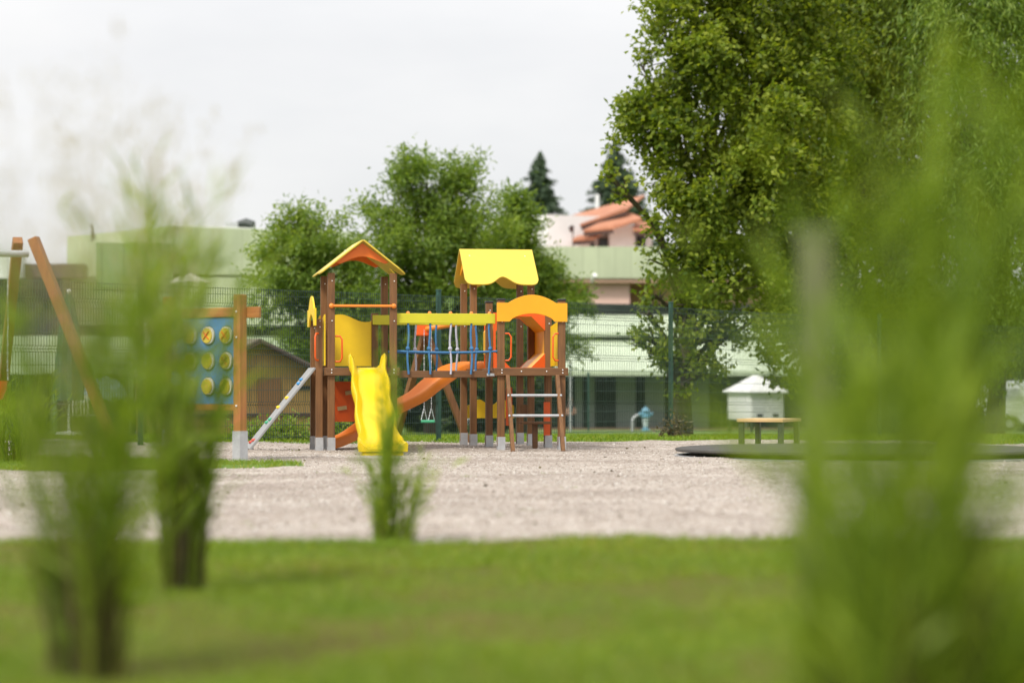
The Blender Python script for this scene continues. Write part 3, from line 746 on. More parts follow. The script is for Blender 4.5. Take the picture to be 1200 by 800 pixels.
# climbing ramp on the left
top_ = Vector((-2.84,0.08,1.22)); lowp = Vector((-3.80,0.08,0.02)); dv = (lowp-top_)
rb = MB().prism([(0,-0.03),(0.95,-0.03),(0.95,dv.length),(0,dv.length)], top_ , (0,1,0), dv, 0.035).build('climbing_ramp', M['board'], PS, bevel=0.006)
nrm = Vector((0,1,0)).cross(dv.normalized()); nrm = nrm if nrm.z > 0 else -nrm
for t, a, mt in ((0.14,0.4,'hold_blue'),(0.19,0.3,'hold_blue'),(0.37,0.35,'panel_yellow'),(0.49,0.55,'panel_yellow'),(0.64,0.3,'green'),(0.68,0.45,'green'),(0.90,0.3,'red'),(0.93,0.5,'red')):
    p = top_ + dv*t + Vector((0,a,0)) + nrm*0.025
    MB().ball(p, 0.04, 8, 0.7).build('climbing_hold', M[mt], rb, smooth=60)
MB().bar(lowp+Vector((0.03,0.1,0.02)), lowp+Vector((0.03,0.1,-0.1)), 0.05, 0.05).bar(lowp+Vector((0.03,0.85,0.02)), lowp+Vector((0.03,0.85,-0.1)), 0.05, 0.05).build('ramp_foot', M['steel'], rb)

# ------------------------------------------------------------------ swings
def chain_path(a, b): return [a, b]
def chain(mb, a, b, r=0.012):
    a = Vector(a); b = Vector(b); n = max(2, int((b-a).length/0.05))
    for i in range(n):
        p = a.lerp(b, i/n); q = a.lerp(b, (i+0.85)/n); w = 0.016 if i % 2 else 0.009
        mb.bar(p, q, w, 0.025-w)
    return mb
base = G(600, 41.6); top1 = W(497, 386, 41.6); top2 = W(548, 377, 40.3)
SW = empty('swing_set', (top1.x, top1.y, 0), 0, 'orange-beamed swing with a green seat hanging behind the rope bridge', 'swing')
def rel(p): return Vector((p.x-top1.x, p.y-top1.y, p.z))
MB().tube([rel(top1), rel(top2)], 0.045, 12).build('crossbar', M['orange'], SW, smooth=50)
MB().cbox(rel(W(495,386,41.55)), (0.22, 0.12, 0.22)).build('beam_bracket', M['redorange'], SW, bevel=0.02)
for q in (W(549,519,41.9), W(462,519,42.6)):
    MB().bar(rel(W(499,388,41.65)) , rel(Vector((q.x,q.y,-0.05))), 0.11, 0.11).build('leg', M['post'], SW, bevel=0.008)
for pa, pb, nm in (((497,386),(497,478),'chain'), ((505.5,384),(505.5,478),'chain')):
    mb = MB(); chain(mb, rel(W(*pa,41.3)), rel(W(*pb,41.3)))
    c = W(pb[0],pb[1],41.3)
    chain(mb, rel(c), rel(c+Vector((-0.05,-0.06,-0.21)))); chain(mb, rel(c), rel(c+Vector((0.05,0.06,-0.21))))
    mb.build('chain', M['steel'], SW)
c = rel(W(501.5,493.5,41.3)); MB().cbox(c, (0.24,0.20,0.045)).build('seat', M['green'], SW, bevel=0.015)

D0 = 29.0
tp = W(32, 284, D0)
S2 = empty('swing_set', (tp.x, tp.y, 0), 0, 'timber A-frame swing with grey steel crossbar at the left edge of the yard', 'swing')
def rel2(p): return Vector((p.x-tp.x, p.y-tp.y, p.z))
q1 = W(-6, 520, 31.6); q2 = W(148, 548, 28.6)
MB().bar(rel2(W(21,281,29.25)), rel2(Vector((q1.x,q1.y,-0.08))), 0.12, 0.12).build('leg', M['swing'], S2, bevel=0.01)
MB().bar(rel2(W(39,279,28.85)), rel2(Vector((q2.x,q2.y,-0.08))), 0.12, 0.12).build('leg', M['swing'], S2, bevel=0.01)
e0 = W(33, 297.5, D0); e1 = W(-260, 293, 27.6)
MB().tube([rel2(e0), rel2(e1)], 0.042, 14).build('crossbar', M['steel'], S2, smooth=50)
# the hidden far frame beyond the left edge
for dx in (-0.9, 0.9): MB().bar(rel2(e1+Vector((0,0,0.12))), rel2(Vector((e1.x+dx*0.2, e1.y+dx, -0.08))), 0.12, 0.12).build('leg', M['post'], S2, bevel=0.01)
for px in (9, -40):
    a = W(px, 298, 28.85); b = W(px, 446, 28.85); MB_ = MB(); chain(MB_, rel2(a), rel2(b)); MB_.build('chain', M['steel'], S2)
a = rel2(W(-14, 458, 28.85))
sb = MB().lathe([(0.10,-0.12),(0.17,-0.10),(0.22,0.02),(0.23,0.12),(0.20,0.12),(0.18,0.0),(0.1,-0.08)], a, 16).build('seat', M['redorange'], S2, smooth=50)

# ------------------------------------------------------------------ noughts-and-crosses play panel
lp = G(198.5, 31.9)
PP = empty('noughts_and_crosses_stand', lp, R(-40), 'blue noughts and crosses play panel with yellow discs between timber posts', 'play panel')
for u, t in ((0, 2.15), (1.344, 2.15)):
    p = MB().box((u-0.062,-0.062,0.06),(u+0.062,0.062,t)).build('post', M['gold'], PP, bevel=0.01)
    MB().box((u-0.07,-0.07,-0.05),(u+0.07,-0.0625,0.40)).box((u+0.0625,-0.0625,-0.05),(u+0.07,0.07,0.40)).build('metal_foot', M['steel'], p)
    for z in (1.93, 1.60, 0.72): bolt((u, -0.064, z), p, 0.016)
MB().box((0.063,-0.045,1.865),(1.28,0.045,1.985)).build('top_beam', M['goldx'], PP, bevel=0.008)
MB().box((-0.10,0.063,1.85),(1.62,0.11,1.99)).build('rear_beam', M['goldx'], PP, bevel=0.008)
MB().box((0.063,-0.045,0.66),(1.28,0.045,0.74)).build('bottom_beam', M['goldx'], PP, bevel=0.008)
bp = MB().box((0.067,-0.02,0.745),(1.277,0.02,1.86)).build('panel_board', M['blue'], PP)
for j, z in enumerate((1.63, 1.30, 0.97)):
    for i, u in enumerate((0.44, 0.777, 1.114)):
        ring = MB().tube([(u,-0.021,z),(u,-0.026,z)], 0.128, 28).build('disc_shadow_ring', M['navy'], bp)  # flat navy disc paints the dark shadow ring round each disc
        MB().tube([(u+0.012,-0.026,z+0.004),(u+0.012,-0.05,z+0.004)], 0.112, 28).build('disc_edge', M['cream'], bp, smooth=40)
        MB().tube([(u,-0.05,z),(u,-0.062,z)], 0.095, 28).build('disc', M['lemon'], bp, smooth=40)
        if (i, j) in ((1,0), (2,0), (2,1), (0,2)):
            MB().bar((u-0.05,-0.064,z-0.05),(u+0.05,-0.064,z+0.05),0.006,0.028,(0,1,0)).bar((u-0.05,-0.066,z+0.05),(u+0.05,-0.066,z-0.05),0.006,0.028,(0,1,0)).build('cross_mark', M['redorange'], bp)
        else:
            MB().add(*(lambda n=24: ([(u+math.cos(2*math.pi*k/n)*r, -0.064, z+math.sin(2*math.pi*k/n)*r) for r in (0.058,0.04) for k in range(n)], [(k,(k+1)%n,n+(k+1)%n,n+k) for k in range(n)]))()).build('ring_mark', M['lime'], bp)

# ------------------------------------------------------------------ low round play disc, bench
dc = Vector((4.88, 33.75, 0)); RD = 2.6
DI = empty('turntable_disc', dc, 0, 'low wide dark round play platform lying on the gravel beside the bench', 'play platform')
MB().lathe([(RD-0.05,0.065),(RD-0.015,0.068),(RD,0.085),(RD-0.01,0.108),(RD-0.06,0.115),(0.5,0.12),(0.01,0.121)][::-1] + [(0.01,0.064)], (0,0,0), 72).build('platform', M['rubber'], DI, smooth=40)
MB().lathe([(RD-0.32,-0.05),(RD-0.32,0.062)], (0,0,0), 56).build('drum', M['dark'], DI, smooth=40)
MB().lathe([(RD+0.02,-0.03),(RD+0.03,0.012),(RD-0.1,0.016),(RD-0.12,-0.03)], (0,0,0), 72).build('base_ring', M['steel'], DI, smooth=40)
bl = G(869, 38.7)
BE = empty('bench', bl, R(-60), 'small backless bench with pale wooden seat and dark legs behind the round platform', 'bench')
BE.rotation_euler = (0, 0, R(-25))
for a in (0.0, 0.66):
    for b_ in (0.0, 0.80):
        MB().box((a-0.04,b_-0.04,-0.04),(a+0.04,b_+0.04,0.395)).build('leg', M['leg_dark'], BE, bevel=0.006)
MB().box((-0.06,-0.07,0.397),(0.72,0.22,0.45)).box((-0.06,0.24,0.397),(0.72,0.54,0.45)).box((-0.06,0.56,0.397),(0.72,0.86,0.45)).build('seat', M['seat_wood'], BE, bevel=0.008)

# ------------------------------------------------------------------ mesh fence
fd = Vector((0.677, 0.736, 0)); P0 = Vector((-1.34, 44.2, 0))
FE = empty('mesh_fence', (P0.x, P0.y, 0), math.atan2(fd.y, fd.x), 'tall dark green welded wire mesh fence on slim posts behind the playground', 'fence')
ts = [-13.8, -6.9, 0, 6.75, 14.25, 21.5, 29]
for t in ts: 
    z0 = terrain(P0.y + fd.y*t)
    MB().box((t-0.04,-0.03,z0-0.1),(t+0.04,0.03,z0+2.70)).box((t-0.045,-0.035,z0+2.70),(t+0.045,0.035,z0+2.73)).build('post', M['fence'], FE, bevel=0.004)
prof = []
for z in (0.06,):
    pass
zz = [0.06, 0.25]
fold = [(0.06,0),(0.60,0),(0.65,0.04),(0.70,0),(1.50,0),(1.55,0.04),(1.60,0),(2.25,0),(2.30,0.04),(2.35,0),(2.62,0)]
for a, b in zip(ts[:-1], ts[1:]):
    n = int((b-a-0.1)/0.053); us = np.linspace(a+0.06, b-0.06, n)
    zb = np.array([terrain(P0.y + fd.y*u) for u in us])
    V = []; Fc = []; w = 0.0031
    k = len(fold)
    for u, z0 in zip(us, zb):
        o_ = len(V)
        for z, d in fold:
            V += [(u-w, d-0.03-w, z0+z), (u+w, d-0.03-w, z0+z), (u+w, d-0.03+w, z0+z), (u-w, d-0.03+w, z0+z)]
        for i in range(k-1):
            for j in range(4): Fc.append((o_+i*4+j, o_+i*4+(j+1)%4, o_+(i+1)*4+(j+1)%4, o_+(i+1)*4+j))
    for z in [0.1,0.3,0.5,0.65,0.7,0.9,1.1,1.3,1.5,1.55,1.6,1.8,2.0,2.2,2.3,2.35,2.5,2.6]:
        o_ = len(V); d = 0.04 if z in (0.65,1.55,2.3) else 0
        for u, z0 in ((a+0.04, zb[0]), (b-0.04, zb[-1])):
            V += [(u, d-0.045, z0+z-0.004), (u, d-0.037, z0+z-0.004), (u, d-0.037, z0+z+0.004), (u, d-0.045, z0+z+0.004)]
        for j in range(4): Fc.append((o_+j, o_+(j+1)%4, o_+4+(j+1)%4, o_+4+j))
    npmesh('wire_panel', np.array(V), np.array(Fc), M['wire'], FE)

# ------------------------------------------------------------------ wooden hut
hb = G(300, 58.0)
HU = empty('garden_hut', hb, R(30), 'yellow-brown boarded wooden hut with a dark gable roof behind the fence', 'hut')
w2, ln, eh, ah = 1.78, 3.3, 1.42, 2.22
MB().prism([(-w2,-0.25),(w2,-0.25),(w2,eh),(0,ah),(-w2,eh)], (0,ln/2,0), (1,0,0), (0,0,1), ln).build('wall', M['hut'], HU)
rr_ = MB()
for sg in (-1,1):
    sl_ = Vector((sg*w2, 0, eh-ah)).normalized()
    rr_.prism([(0,0),(ln+0.5,0),(ln+0.5,2.15),(0,2.15)], (0,-0.25,ah+0.05), (0,1,0), sl_, 0.06)
rr_.build('roof', M['hut_roof'], HU)
MB().bar((-w2-0.1,-0.262,eh-0.10),(0,-0.262,ah-0.02),0.03,0.14,(0,1,0)).bar((0,-0.262,ah-0.02),(w2+0.1,-0.262,eh-0.10),0.03,0.14,(0,1,0)).build('barge_board', M['brown_trim'], HU)
MB().box((0.05,-0.04,-0.2),(0.62,-0.003,1.35)).build('door', M['hut_door'], HU)
MB().box((0.95,-0.03,1.08),(1.42,-0.003,1.16)).build('vent_slot', M['dark'], HU)
MB().box((-w2-0.005,-0.03,0.42),(w2+0.005,-0.004,0.50)).build('rail_board', M['brown_trim'], HU)

# ------------------------------------------------------------------ cafe terrace on the left
def closed_parasol(px, D, h, r, mat, label):
    b = G(px, D); p = empty('closed_parasol', b, 0, label, 'parasol')
    MB().lathe([(0.30,0),(0.30,0.06),(0.05,0.08),(0.028,0.1),(0.028,h)], (0,0,0), 14).build('pole', M['white_paint'], p, smooth=40)
    mb = MB(); n = 16; o_ = 0; prof = [(r*0.95,h*0.24),(r*1.0,h*0.34),(r*0.85,h*0.55),(r*0.6,h*0.78),(r*0.38,h*0.92),(0.05,h*0.99)]
    for rad, z in prof:
        for j in range(n):
            q = 2*math.pi*j/n; k = rad*(1 if j % 2 else 0.72); mb.v.append((k*math.cos(q), k*math.sin(q), z))
    for i in range(len(prof)-1):
        for j in range(n): mb.f.append((i*n+j, i*n+(j+1)%n, (i+1)*n+(j+1)%n, (i+1)*n+j))
    mb.f.append(tuple(range((len(prof)-1)*n, len(prof)*n)))
    mb.build('canopy', mat, p)
    MB().ball((0,0,h+0.02), 0.05, 8).build('finial', M['white_paint'], p)
closed_parasol(81, 55, 3.25, 0.36, M['parasol_green'], 'folded dark green parasol standing behind the swing frame')
closed_parasol(170, 62, 2.8, 0.26, M['cream'], 'folded beige parasol standing beside the wooden hut')
def cafe_table(px, D, label):
    t = empty('cafe_table', G(px, D), R(random.uniform(-20,20)), label, 'table', 'cafe tables on the terrace')
    MB().box((-0.45,-0.35,0.71),(0.45,0.35,0.74)).build('table_top', M['black'], t, bevel=0.01)
    for x in (-0.38,0.38):
        for y in (-0.28,0.28): MB().bar((x,y,0),(x,y,0.71),0.04,0.04).build('leg', M['leg_dark'], t)
def cafe_chair(px, D, rz, label, mat):
    t = empty('cafe_chair', G(px, D), R(rz), label, 'chair', 'cafe chairs on the terrace')
    MB().box((-0.22,-0.22,0.43),(0.22,0.22,0.46)).build('seat', mat, t, bevel=0.01)
    mb = MB()
    for k in range(5): mb.box((-0.20+k*0.09,0.20,0.48),(-0.16+k*0.09,0.225,0.86))
    mb.box((-0.22,0.195,0.86),(0.22,0.23,0.92)).build('backrest', mat, t, bevel=0.006)
    for x in (-0.19,0.19):
        for y in (-0.19,0.19): MB().bar((x,y,0),(x,y,0.43),0.035,0.035).build('leg', M['leg_dark'], t)
cafe_table(70, 58, 'dark cafe table under the folded green parasol'); cafe_table(138, 59, 'dark cafe table between the two folded parasols'); cafe_table(20, 60, 'dark cafe table behind the arching grass clump')
cafe_chair(98, 57.2, 170, 'pale slatted cafe chair between the two dark tables, near the folded green parasol', M['cream'])
cafe_chair(45, 57.5, 190, 'dark cafe chair left of the folded green parasol', M['black'])
cafe_chair(120, 58, 95, 'dark cafe chair tucked at the table beside the folded beige parasol', M['black'])
cafe_chair(158, 58.6, 250, 'dark cafe chair closest to the wooden hut', M['black'])
tc_ = G(122, 60.5)
TP = empty('covered_stack', tc_, R(10), 'stack of terrace furniture under a crumpled blue and white cover', 'covered furniture')
MB().box((-0.45,-0.35,0),(0.45,0.35,0.85)).build('stack', M['leg_dark'], TP)
nx_, ny_ = 18, 14; V = []; Fc = []
for j in range(ny_):
    for i in range(nx_):
        x = -0.62 + 1.24*i/(nx_-1); y = -0.5 + 1.0*j/(ny_-1); e = max(abs(x)/0.62, abs(y)/0.5)
        z = 1.42 - 0.55*e**4 + 0.08*noise.noise(Vector((x*5, y*5, 3))) - 0.15*abs(x)
        V.append((x, y, z))
for j in range(ny_-1):
    for i in range(nx_-1): q = j*nx_+i; Fc.append((q, q+1, q+nx_+1, q+nx_))
cv = MB().add(V, Fc).build('cover', M['tarp'], TP, smooth=80); md = cv.modifiers.new('thickness', 'SOLIDIFY'); md.thickness = 0.02
# open white parasol on the terrace of the left building
pb = W(190, 326, 100)
OP = empty('open_parasol', Vector((pb.x, 108.6, 3.95)), R(20), 'open white parasol on the upper terrace of the green building', 'parasol')
MB().lathe([(0.95,1.60),(0.5,1.84),(0.05,2.02),(0.03,1.99),(0.48,1.81),(0.93,1.57)], (0,0,0), 8).build('canopy', M['cream'], OP)
MB().tube([(0,0,0),(0,0,2.0)], 0.035, 8).build('pole', M['white_paint'], OP)

# ------------------------------------------------------------------ left building: stepped pale green blocks
ca = W(203, 265, 112)
LB = empty('green_building', (ca.x, ca.y, terrain(112)), 0, 'pale green panelled stepped building with dark window bands on the left', 'building')
def lb(p): return Vector((p.x-ca.x, p.y-ca.y, p.z-terrain(112)))
def block(px0, D0_, px1, D1_, depth, y0, y1, name, mat, parent=LB, f=lb, Dref=None):
    a = W(px0, 450, D0_); b = W(px1, 450, D1_); d = (b-a); d.z = 0; n_ = Vector((-d.y, d.x, 0)).normalized()
    Dr = Dref or D0_
    z0 = CAMH + (HZ-y0)/F*Dr; z1 = CAMH + (HZ-y1)/F*Dr
    pts = [a, b, b+n_*depth, a+n_*depth]
    lo, hi = [], []
    for p in pts:
        q = p.copy(); q.z = z0; lo.append(f(q)); q = p.copy(); q.z = z1; hi.append(f(q))
    return MB().add(lo+hi, [(0,3,2,1),(4,5,6,7),(0,1,5,4),(1,2,6,5),(2,3,7,6),(3,0,4,7)]).build(name, mat, parent)
block(203,112, 430,119, 10, 321, 265, 'upper_wall', M['panel_green'])
block(140,120, 203,112.02, 9, 321, 265.5, 'upper_wall', M['panel_green'], Dref=112)
block(203,111.9, 430,118.9, 0.3, 265.2, 262.6, 'parapet', M['white_paint'])
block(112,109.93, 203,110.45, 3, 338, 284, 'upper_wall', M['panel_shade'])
block(-60,109, 420,112, 6, 380, 322.5, 'terrace_wall', M['panel_green'])
block(-60,109.4, 420,112.4, 5, 393, 380.2, 'window_band', M['glass'])
block(-60,107, 74,107, 1.8, 393, 326, 'window_band', M['glass'])
block(-60,106.8, 22,106.8, 1.6, 325.8, 296, 'upper_wall', M['white'])
block(20,108, 100,108.3, 1.5, 325, 309, 'awning', M['hut_roof'])
block(-60,104, 420,107, 7, 438, 393.2, 'lower_roof', M['metal_roof'])
block(-60,105.5, 420,108.5, 6, 520, 438.2, 'ground_floor', M['glass'])
for i, px in enumerate((-20, 30, 60, 110, 150, 230, 290, 340)):
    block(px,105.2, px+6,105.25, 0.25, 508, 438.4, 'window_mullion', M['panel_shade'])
vt = lb(W(282, 262, 116)); VN = MB().box((vt.x-0.7,vt.y-0.3,vt.z-0.25),(vt.x-0.1,vt.y+0.4,vt.z+0.05)).build('roof_vent', M['steel'], LB)
MB().tube([(vt.x-0.15,vt.y,vt.z-0.05),(vt.x+0.25,vt.y,vt.z+0.02),(vt.x+0.62,vt.y-0.1,vt.z-0.1)], [0.16,0.24,0.22], 12).build('cowl', M['leg_dark'], VN, smooth=50)
st = lb(W(108,283,108)); MB().tube([st, st+Vector((0,0,0.7))], 0.04, 6).bar(st+Vector((0.12,0,0.1)), st+Vector((-0.05,0,0.75)),0.06,0.06).build('roof_aerial', M['brown_trim'], LB)

# ------------------------------------------------------------------ right building: pavilion with sloping green roofs
pa = G(740, 134)
RB = empty('pavilion', pa, 0, 'low glazed pavilion with two pale green sloping metal roofs behind the fence', 'building')
def rb_(p): return Vector((p.x-pa.x, p.y-pa.y, p.z-pa.z))
def slope(pxa, pxb, ya, Da, yb, Db, th, name, mat, parent, f):
    a = W(pxa, ya, Da); b = W(pxb, ya, Da); c = W(pxb, yb, Db); d = W(pxa, yb, Db)
    a.x = c.x if False else a.x
    c = Vector((b.x, c.y, c.z)); d = Vector((a.x, d.y, d.z))
    up = [f(p) for p in (a,b,c,d)]; lo = [p - Vector((0,0,th)) for p in up]
    return MB().add(lo+up, [(0,3,2,1),(4,5,6,7),(0,1,5,4),(1,2,6,5),(2,3,7,6),(3,0,4,7)]).build(name, mat, parent)
slope(560, 990, 434, 132, 395, 140, 0.28, 'roof', M['metal_roof'], RB, rb_)
slope(540, 960, 389.5, 138.8, 369, 143.5, 0.22, 'roof', M['metal_roof'], RB, rb_)
def rblock(px0, px1, D, depth, y0, y1, name, mat, parent=RB, f=rb_):
    return block(px0, D, px1, D, depth, y0, y1, name, mat, parent, f)
rblock(560, 980, 135.5, 4, 512, 440, 'glazing', M['glass'])
for x0, x1, mt in ((674,683,'grey_door'),(690,697,'grey_door'),(722,745,'grey_door'),(756,779,'grey_door'),(806,831,'grey_door'),(868,876,'grey_door')):
    rblock(x0, x1, 135.2, 0.2, 502, 442, 'door_panel', M[mt])
for x in (666, 709, 750, 800, 845): rblock(x, x+1.6, 135.1, 0.25, 503, 440, 'mullion', M['leg_dark'])
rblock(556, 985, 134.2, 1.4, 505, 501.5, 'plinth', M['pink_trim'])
rblock(545, 970, 140.3, 0.4, 396, 389.8, 'clerestory', M['glass'])
rblock(545, 970, 143.6, 0.4, 371, 356, 'clerestory', M['glass'])
ua = G(720, 150)
UB = empty('terrace_block', ua, 0, 'upper block with pale green panel balcony over a pink wall, below the tiled house', 'building')
def ub_(p): return Vector((p.x-ua.x, p.y-ua.y, p.z-ua.z))
rblock(560, 990, 150, 0.5, 326, 289, 'balcony_panel', M['panel_green'], UB, ub_)
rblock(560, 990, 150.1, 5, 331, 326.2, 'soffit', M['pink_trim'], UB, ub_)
rblock(690, 738, 150.8, 6, 520, 331.2, 'wall', M['pink'], UB, ub_)
rblock(560, 990, 155, 8, 520, 331.4, 'rear_wall', M['pink'], UB, ub_)
rblock(740, 765, 154.8, 0.15, 356, 333, 'recess_shade', M['pink_trim'], UB, ub_)  # darker pink slab paints the shade at this end of the wall
MB().tube([ub_(W(694,330,149.5)), ub_(W(697,322,149.0))], [0.10,0.14], 10).build('floodlight', M['white_paint'], UB, smooth=50)

ha = Vector((W(720,290,165).x, 165, terrain(165)))
HO = empty('tiled_house', ha, 0, 'white house with orange clay tile roofs and a white block beside it on the hill', 'house')
def ho(p): return Vector((p.x-ha.x, p.y-ha.y, p.z-ha.z))
def hblock(px0, px1, D, depth, y0, y1, name, mat, par=HO): return block(px0, D, px1, D, depth, y0, y1, name, mat, par, ho)
block(619, 164, 641, 161.5, 6, 345, 252, 'annex_wall', M['white'], HO, ho, 162); block(641, 161.52, 669, 163, 6, 345, 252.2, 'annex_wall', M['white'], HO, ho, 162)
hblock(676, 764, 167, 4, 345, 262, 'wall', M['white'])
hblock(674, 716, 163.2, 4, 345, 276, 'wall', M['white'])
hblock(714, 744, 162.4, 5, 345, 264, 'wall', M['white'])
hblock(744.2, 764, 164, 3, 345, 262, 'wall', M['white'])
wn = hblock(689, 697, 163.0, 0.3, 290, 280, 'window', M['brown_trim']); hblock(690, 696, 162.95, 0.1, 289, 281, 'pane', M['glass'], wn)
wn = hblock(701, 712.5, 163.0, 0.3, 291, 278.5, 'window', M['brown_trim']); hblock(702, 711.5, 162.95, 0.1, 290, 279.5, 'pane', M['glass'], wn)
hblock(746, 756, 163.7, 0.35, 292, 268, 'balcony_door', M['dark'])
def tileroof(pts, th=0.16):
    # four points (px,py,D): the first two are the lower edge of the sloping plane
    up = [ho(W(*p)) for p in pts]; lo = [p - Vector((0,0,th)) for p in up]
    r_ = MB().add(lo+up, [(0,3,2,1),(4,5,6,7),(0,1,5,4),(1,2,6,5),(2,3,7,6),(3,0,4,7)]).build('roof', M['tile'], HO)
    a, b = lo[0], lo[1]
    MB().bar(a+Vector((0,0.1,-0.12)), b+Vector((0,0.1,-0.12)), 0.12, 0.26).build('fascia', M['brown_trim'], r_)
    return r_
r1 = tileroof([(669,266,162.6),(735,244,162.6),(756,228,170),(667,253,170)])
MB().bar(ho(W(671,270,162.8)), ho(W(733,247,162.8)), 0.3, 0.34).build('barge_board', M['brown_trim'], r1)
tileroof([(684,269.5,160.6),(719,266,160.6),(753,255,161.2),(731,246.5,166)])
tileroof([(671,280,160.8),(697,278,160.8),(712,268.5,162.5),(682,273,165)])
tileroof([(742,268,161),(766,270,161),(768,260,164),(744,260,164)])
hblock(698, 702, 172, 0.9, 262, 228, 'chimney', M['white'])
MB().tube([ho(W(667,268,162.5)), ho(W(671,268,162.3))], 0.22, 12).tube([ho(W(671,270,162.4)), ho(W(671,290,162.4))], 0.06, 6).build('downpipe', M['brown_trim'], HO, smooth=50)

# ------------------------------------------------------------------ small things behind the fence
hy = G(756.5, 100)
HY = empty('hydrant', hy, R(15), 'pale blue pillar hydrant with a curved side pipe on the far lawn', 'hydrant')
MB().lathe([(0.19,0),(0.19,0.05),(0.11,0.07),(0.10,0.16)], (0,0,0), 16).build('base_flange', M['hydrant'], HY, smooth=40)
MB().lathe([(0.10,0.16),(0.11,0.30),(0.13,0.42),(0.11,0.54)], (0,0,0), 16).build('barrel', M['hydrant_pale'], HY, smooth=40)
MB().lathe([(0.11,0.54),(0.20,0.56),(0.20,0.60),(0.15,0.62),(0.15,0.76),(0.18,0.78),(0.18,0.82),(0.12,0.90),(0.05,0.95),(0.04,1.0)], (0,0,0), 16).build('bonnet', M['hydrant'], HY, smooth=40)
for s in (-1,1): MB().tube([(s*0.12,0,0.68),(s*0.30,0,0.68)], [0.085,0.07], 12).build('nozzle', M['hydrant'], HY, smooth=40)
MB().tube([(-0.28,0,0.66),(-0.42,0,0.62),(-0.55,0,0.50),(-0.58,0,0.30),(-0.58,0,-0.05)], 0.05, 8).build('side_pipe', M['steel'], HY, smooth=60)

for px, D, yt, lab in ((668.5,104,424,'slim pole with a pale top beside the person'), (689.5,112,438,'thin dark pole in front of the pavilion doors')):
    b = G(px, D); h = CAMH + (HZ-yt)/F*D - b.z
    pl = empty('slim_pole', b, 0, lab, 'pole', 'slim poles in front of the pavilion')
    MB().tube([(0,0,-0.1),(0,0,h*0.98)], 0.045, 8).build('shaft', M['steel'] if px < 680 else M['fence'], pl, smooth=60)
    MB().ball((0,0,h), 0.08, 8).build('pole_cap', M['white_paint'] if px < 680 else M['fence'], pl, smooth=60)

def skin_body(name, joints, edges, rad, mat, parent=None, sub=2):
    me = bpy.data.meshes.new(name); me.from_pydata(joints, edges, []); me.materials.append(mat)
    o = bpy.data.objects.new(name, me); COL.objects.link(o)
    if parent: o.parent = parent
    md = o.modifiers.new('skin', 'SKIN'); md.use_smooth_shade = True
    if not me.skin_vertices: pass
    for i, r in enumerate(rad): me.skin_vertices[0].data[i].radius = (r, r) if not isinstance(r, tuple) else r
    me.skin_vertices[0].data[0].use_root = True
    sb = o.modifiers.new('smooth', 'SUBSURF'); sb.levels = sub; sb.render_levels = sub
    return o
pe = G(668.5, 128)
J = [(0,0,.86),(0,0,1.05),(0,.01,1.28),(0,0,1.40),(0,-.01,1.47),(0,-.02,1.57),(0,-.02,1.64),
     (.17,0,1.33),(.23,-.03,1.08),(.20,-.16,.92),(.19,-.22,.86), (-.17,0,1.33),(-.23,.02,1.08),(-.22,-.05,.84),(-.21,-.08,.77),
     (.09,0,.80),(.10,-.01,.46),(.10,.02,.09),(.10,-.12,.04), (-.09,0,.80),(-.10,.02,.46),(-.10,.05,.09),(-.10,-.08,.04)]
E = [(0,1),(1,2),(2,3),(3,4),(4,5),(5,6),(2,7),(7,8),(8,9),(9,10),(2,11),(11,12),(12,13),(13,14),(0,15),(15,16),(16,17),(17,18),(0,19),(19,20),(20,21),(21,22)]
RA = [.12,(.14,.10),(.15,.11),.06,.055,.095,.08,.05,.04,.032,.03,.05,.04,.032,.03,.085,.055,.04,.035,.085,.055,.04,.035]
def attach_skin(o_): pass
# a body mesh gets its skin layer from the modifier operator-free API
def skin_obj(name, J, E, RA, mat, parent):
    import bmesh
    bm = bmesh.new(); lay = bm.verts.layers.skin.verify(); vs = []
    for p, r in zip(J, RA):
        v = bm.verts.new(p); v[lay].radius = r if isinstance(r, tuple) else (r, r); vs.append(v)
    vs[0][lay].use_root = True
    for a, b in E: bm.edges.new((vs[a], vs[b]))
    me = bpy.data.meshes.new(name); bm.to_mesh(me); bm.free(); me.materials.append(mat)
    o = bpy.data.objects.new(name, me); COL.objects.link(o)
    if parent: o.parent = parent
    md = o.modifiers.new('skin', 'SKIN'); md.use_smooth_shade = True
    sb = o.modifiers.new('smooth', 'SUBSURF'); sb.levels = 2; sb.render_levels = 2
    return o
PE = skin_obj('person', J, E, RA, M['skin'], None); PE.location = pe; PE.rotation_euler = (0,0,R(20)); PE.scale = (0.97,0.97,0.97)
tag(PE, 'person in black T-shirt and dark trousers standing by the pavilion, beside a slim pole', 'person')
inf = lambda r, d: (r[0]+d, r[1]+d) if isinstance(r, tuple) else r+d
skin_obj('shirt', [J[0],J[1],J[2],J[7],(.215,-.015,1.16),J[11],(-.215,.01,1.16),(0,0,1.36)], [(0,1),(1,2),(2,3),(3,4),(2,5),(5,6),(2,7)], [.135,(.155,.12),(.165,.125),.068,.058,.068,.058,.07], M['cloth_black'], PE)
skin_obj('trousers', [(0,0,.90),J[15],J[16],(.10,.02,.10),J[19],J[20],(-.10,.05,.10)], [(0,1),(1,2),(2,3),(0,4),(4,5),(5,6)], [.125,.10,.072,.06,.10,.072,.06], M['cloth_navy'], PE)
MB().ball((0,0.005,1.63), 0.112, 14, 1.05).build('hair', M['hair'], PE, smooth=60)
for x, y in ((.10,-.06),(-.10,-.02)): MB().ball((x,y,0.045), 0.075, 10, 0.6).build('shoe', M['tyre'], PE, smooth=60)

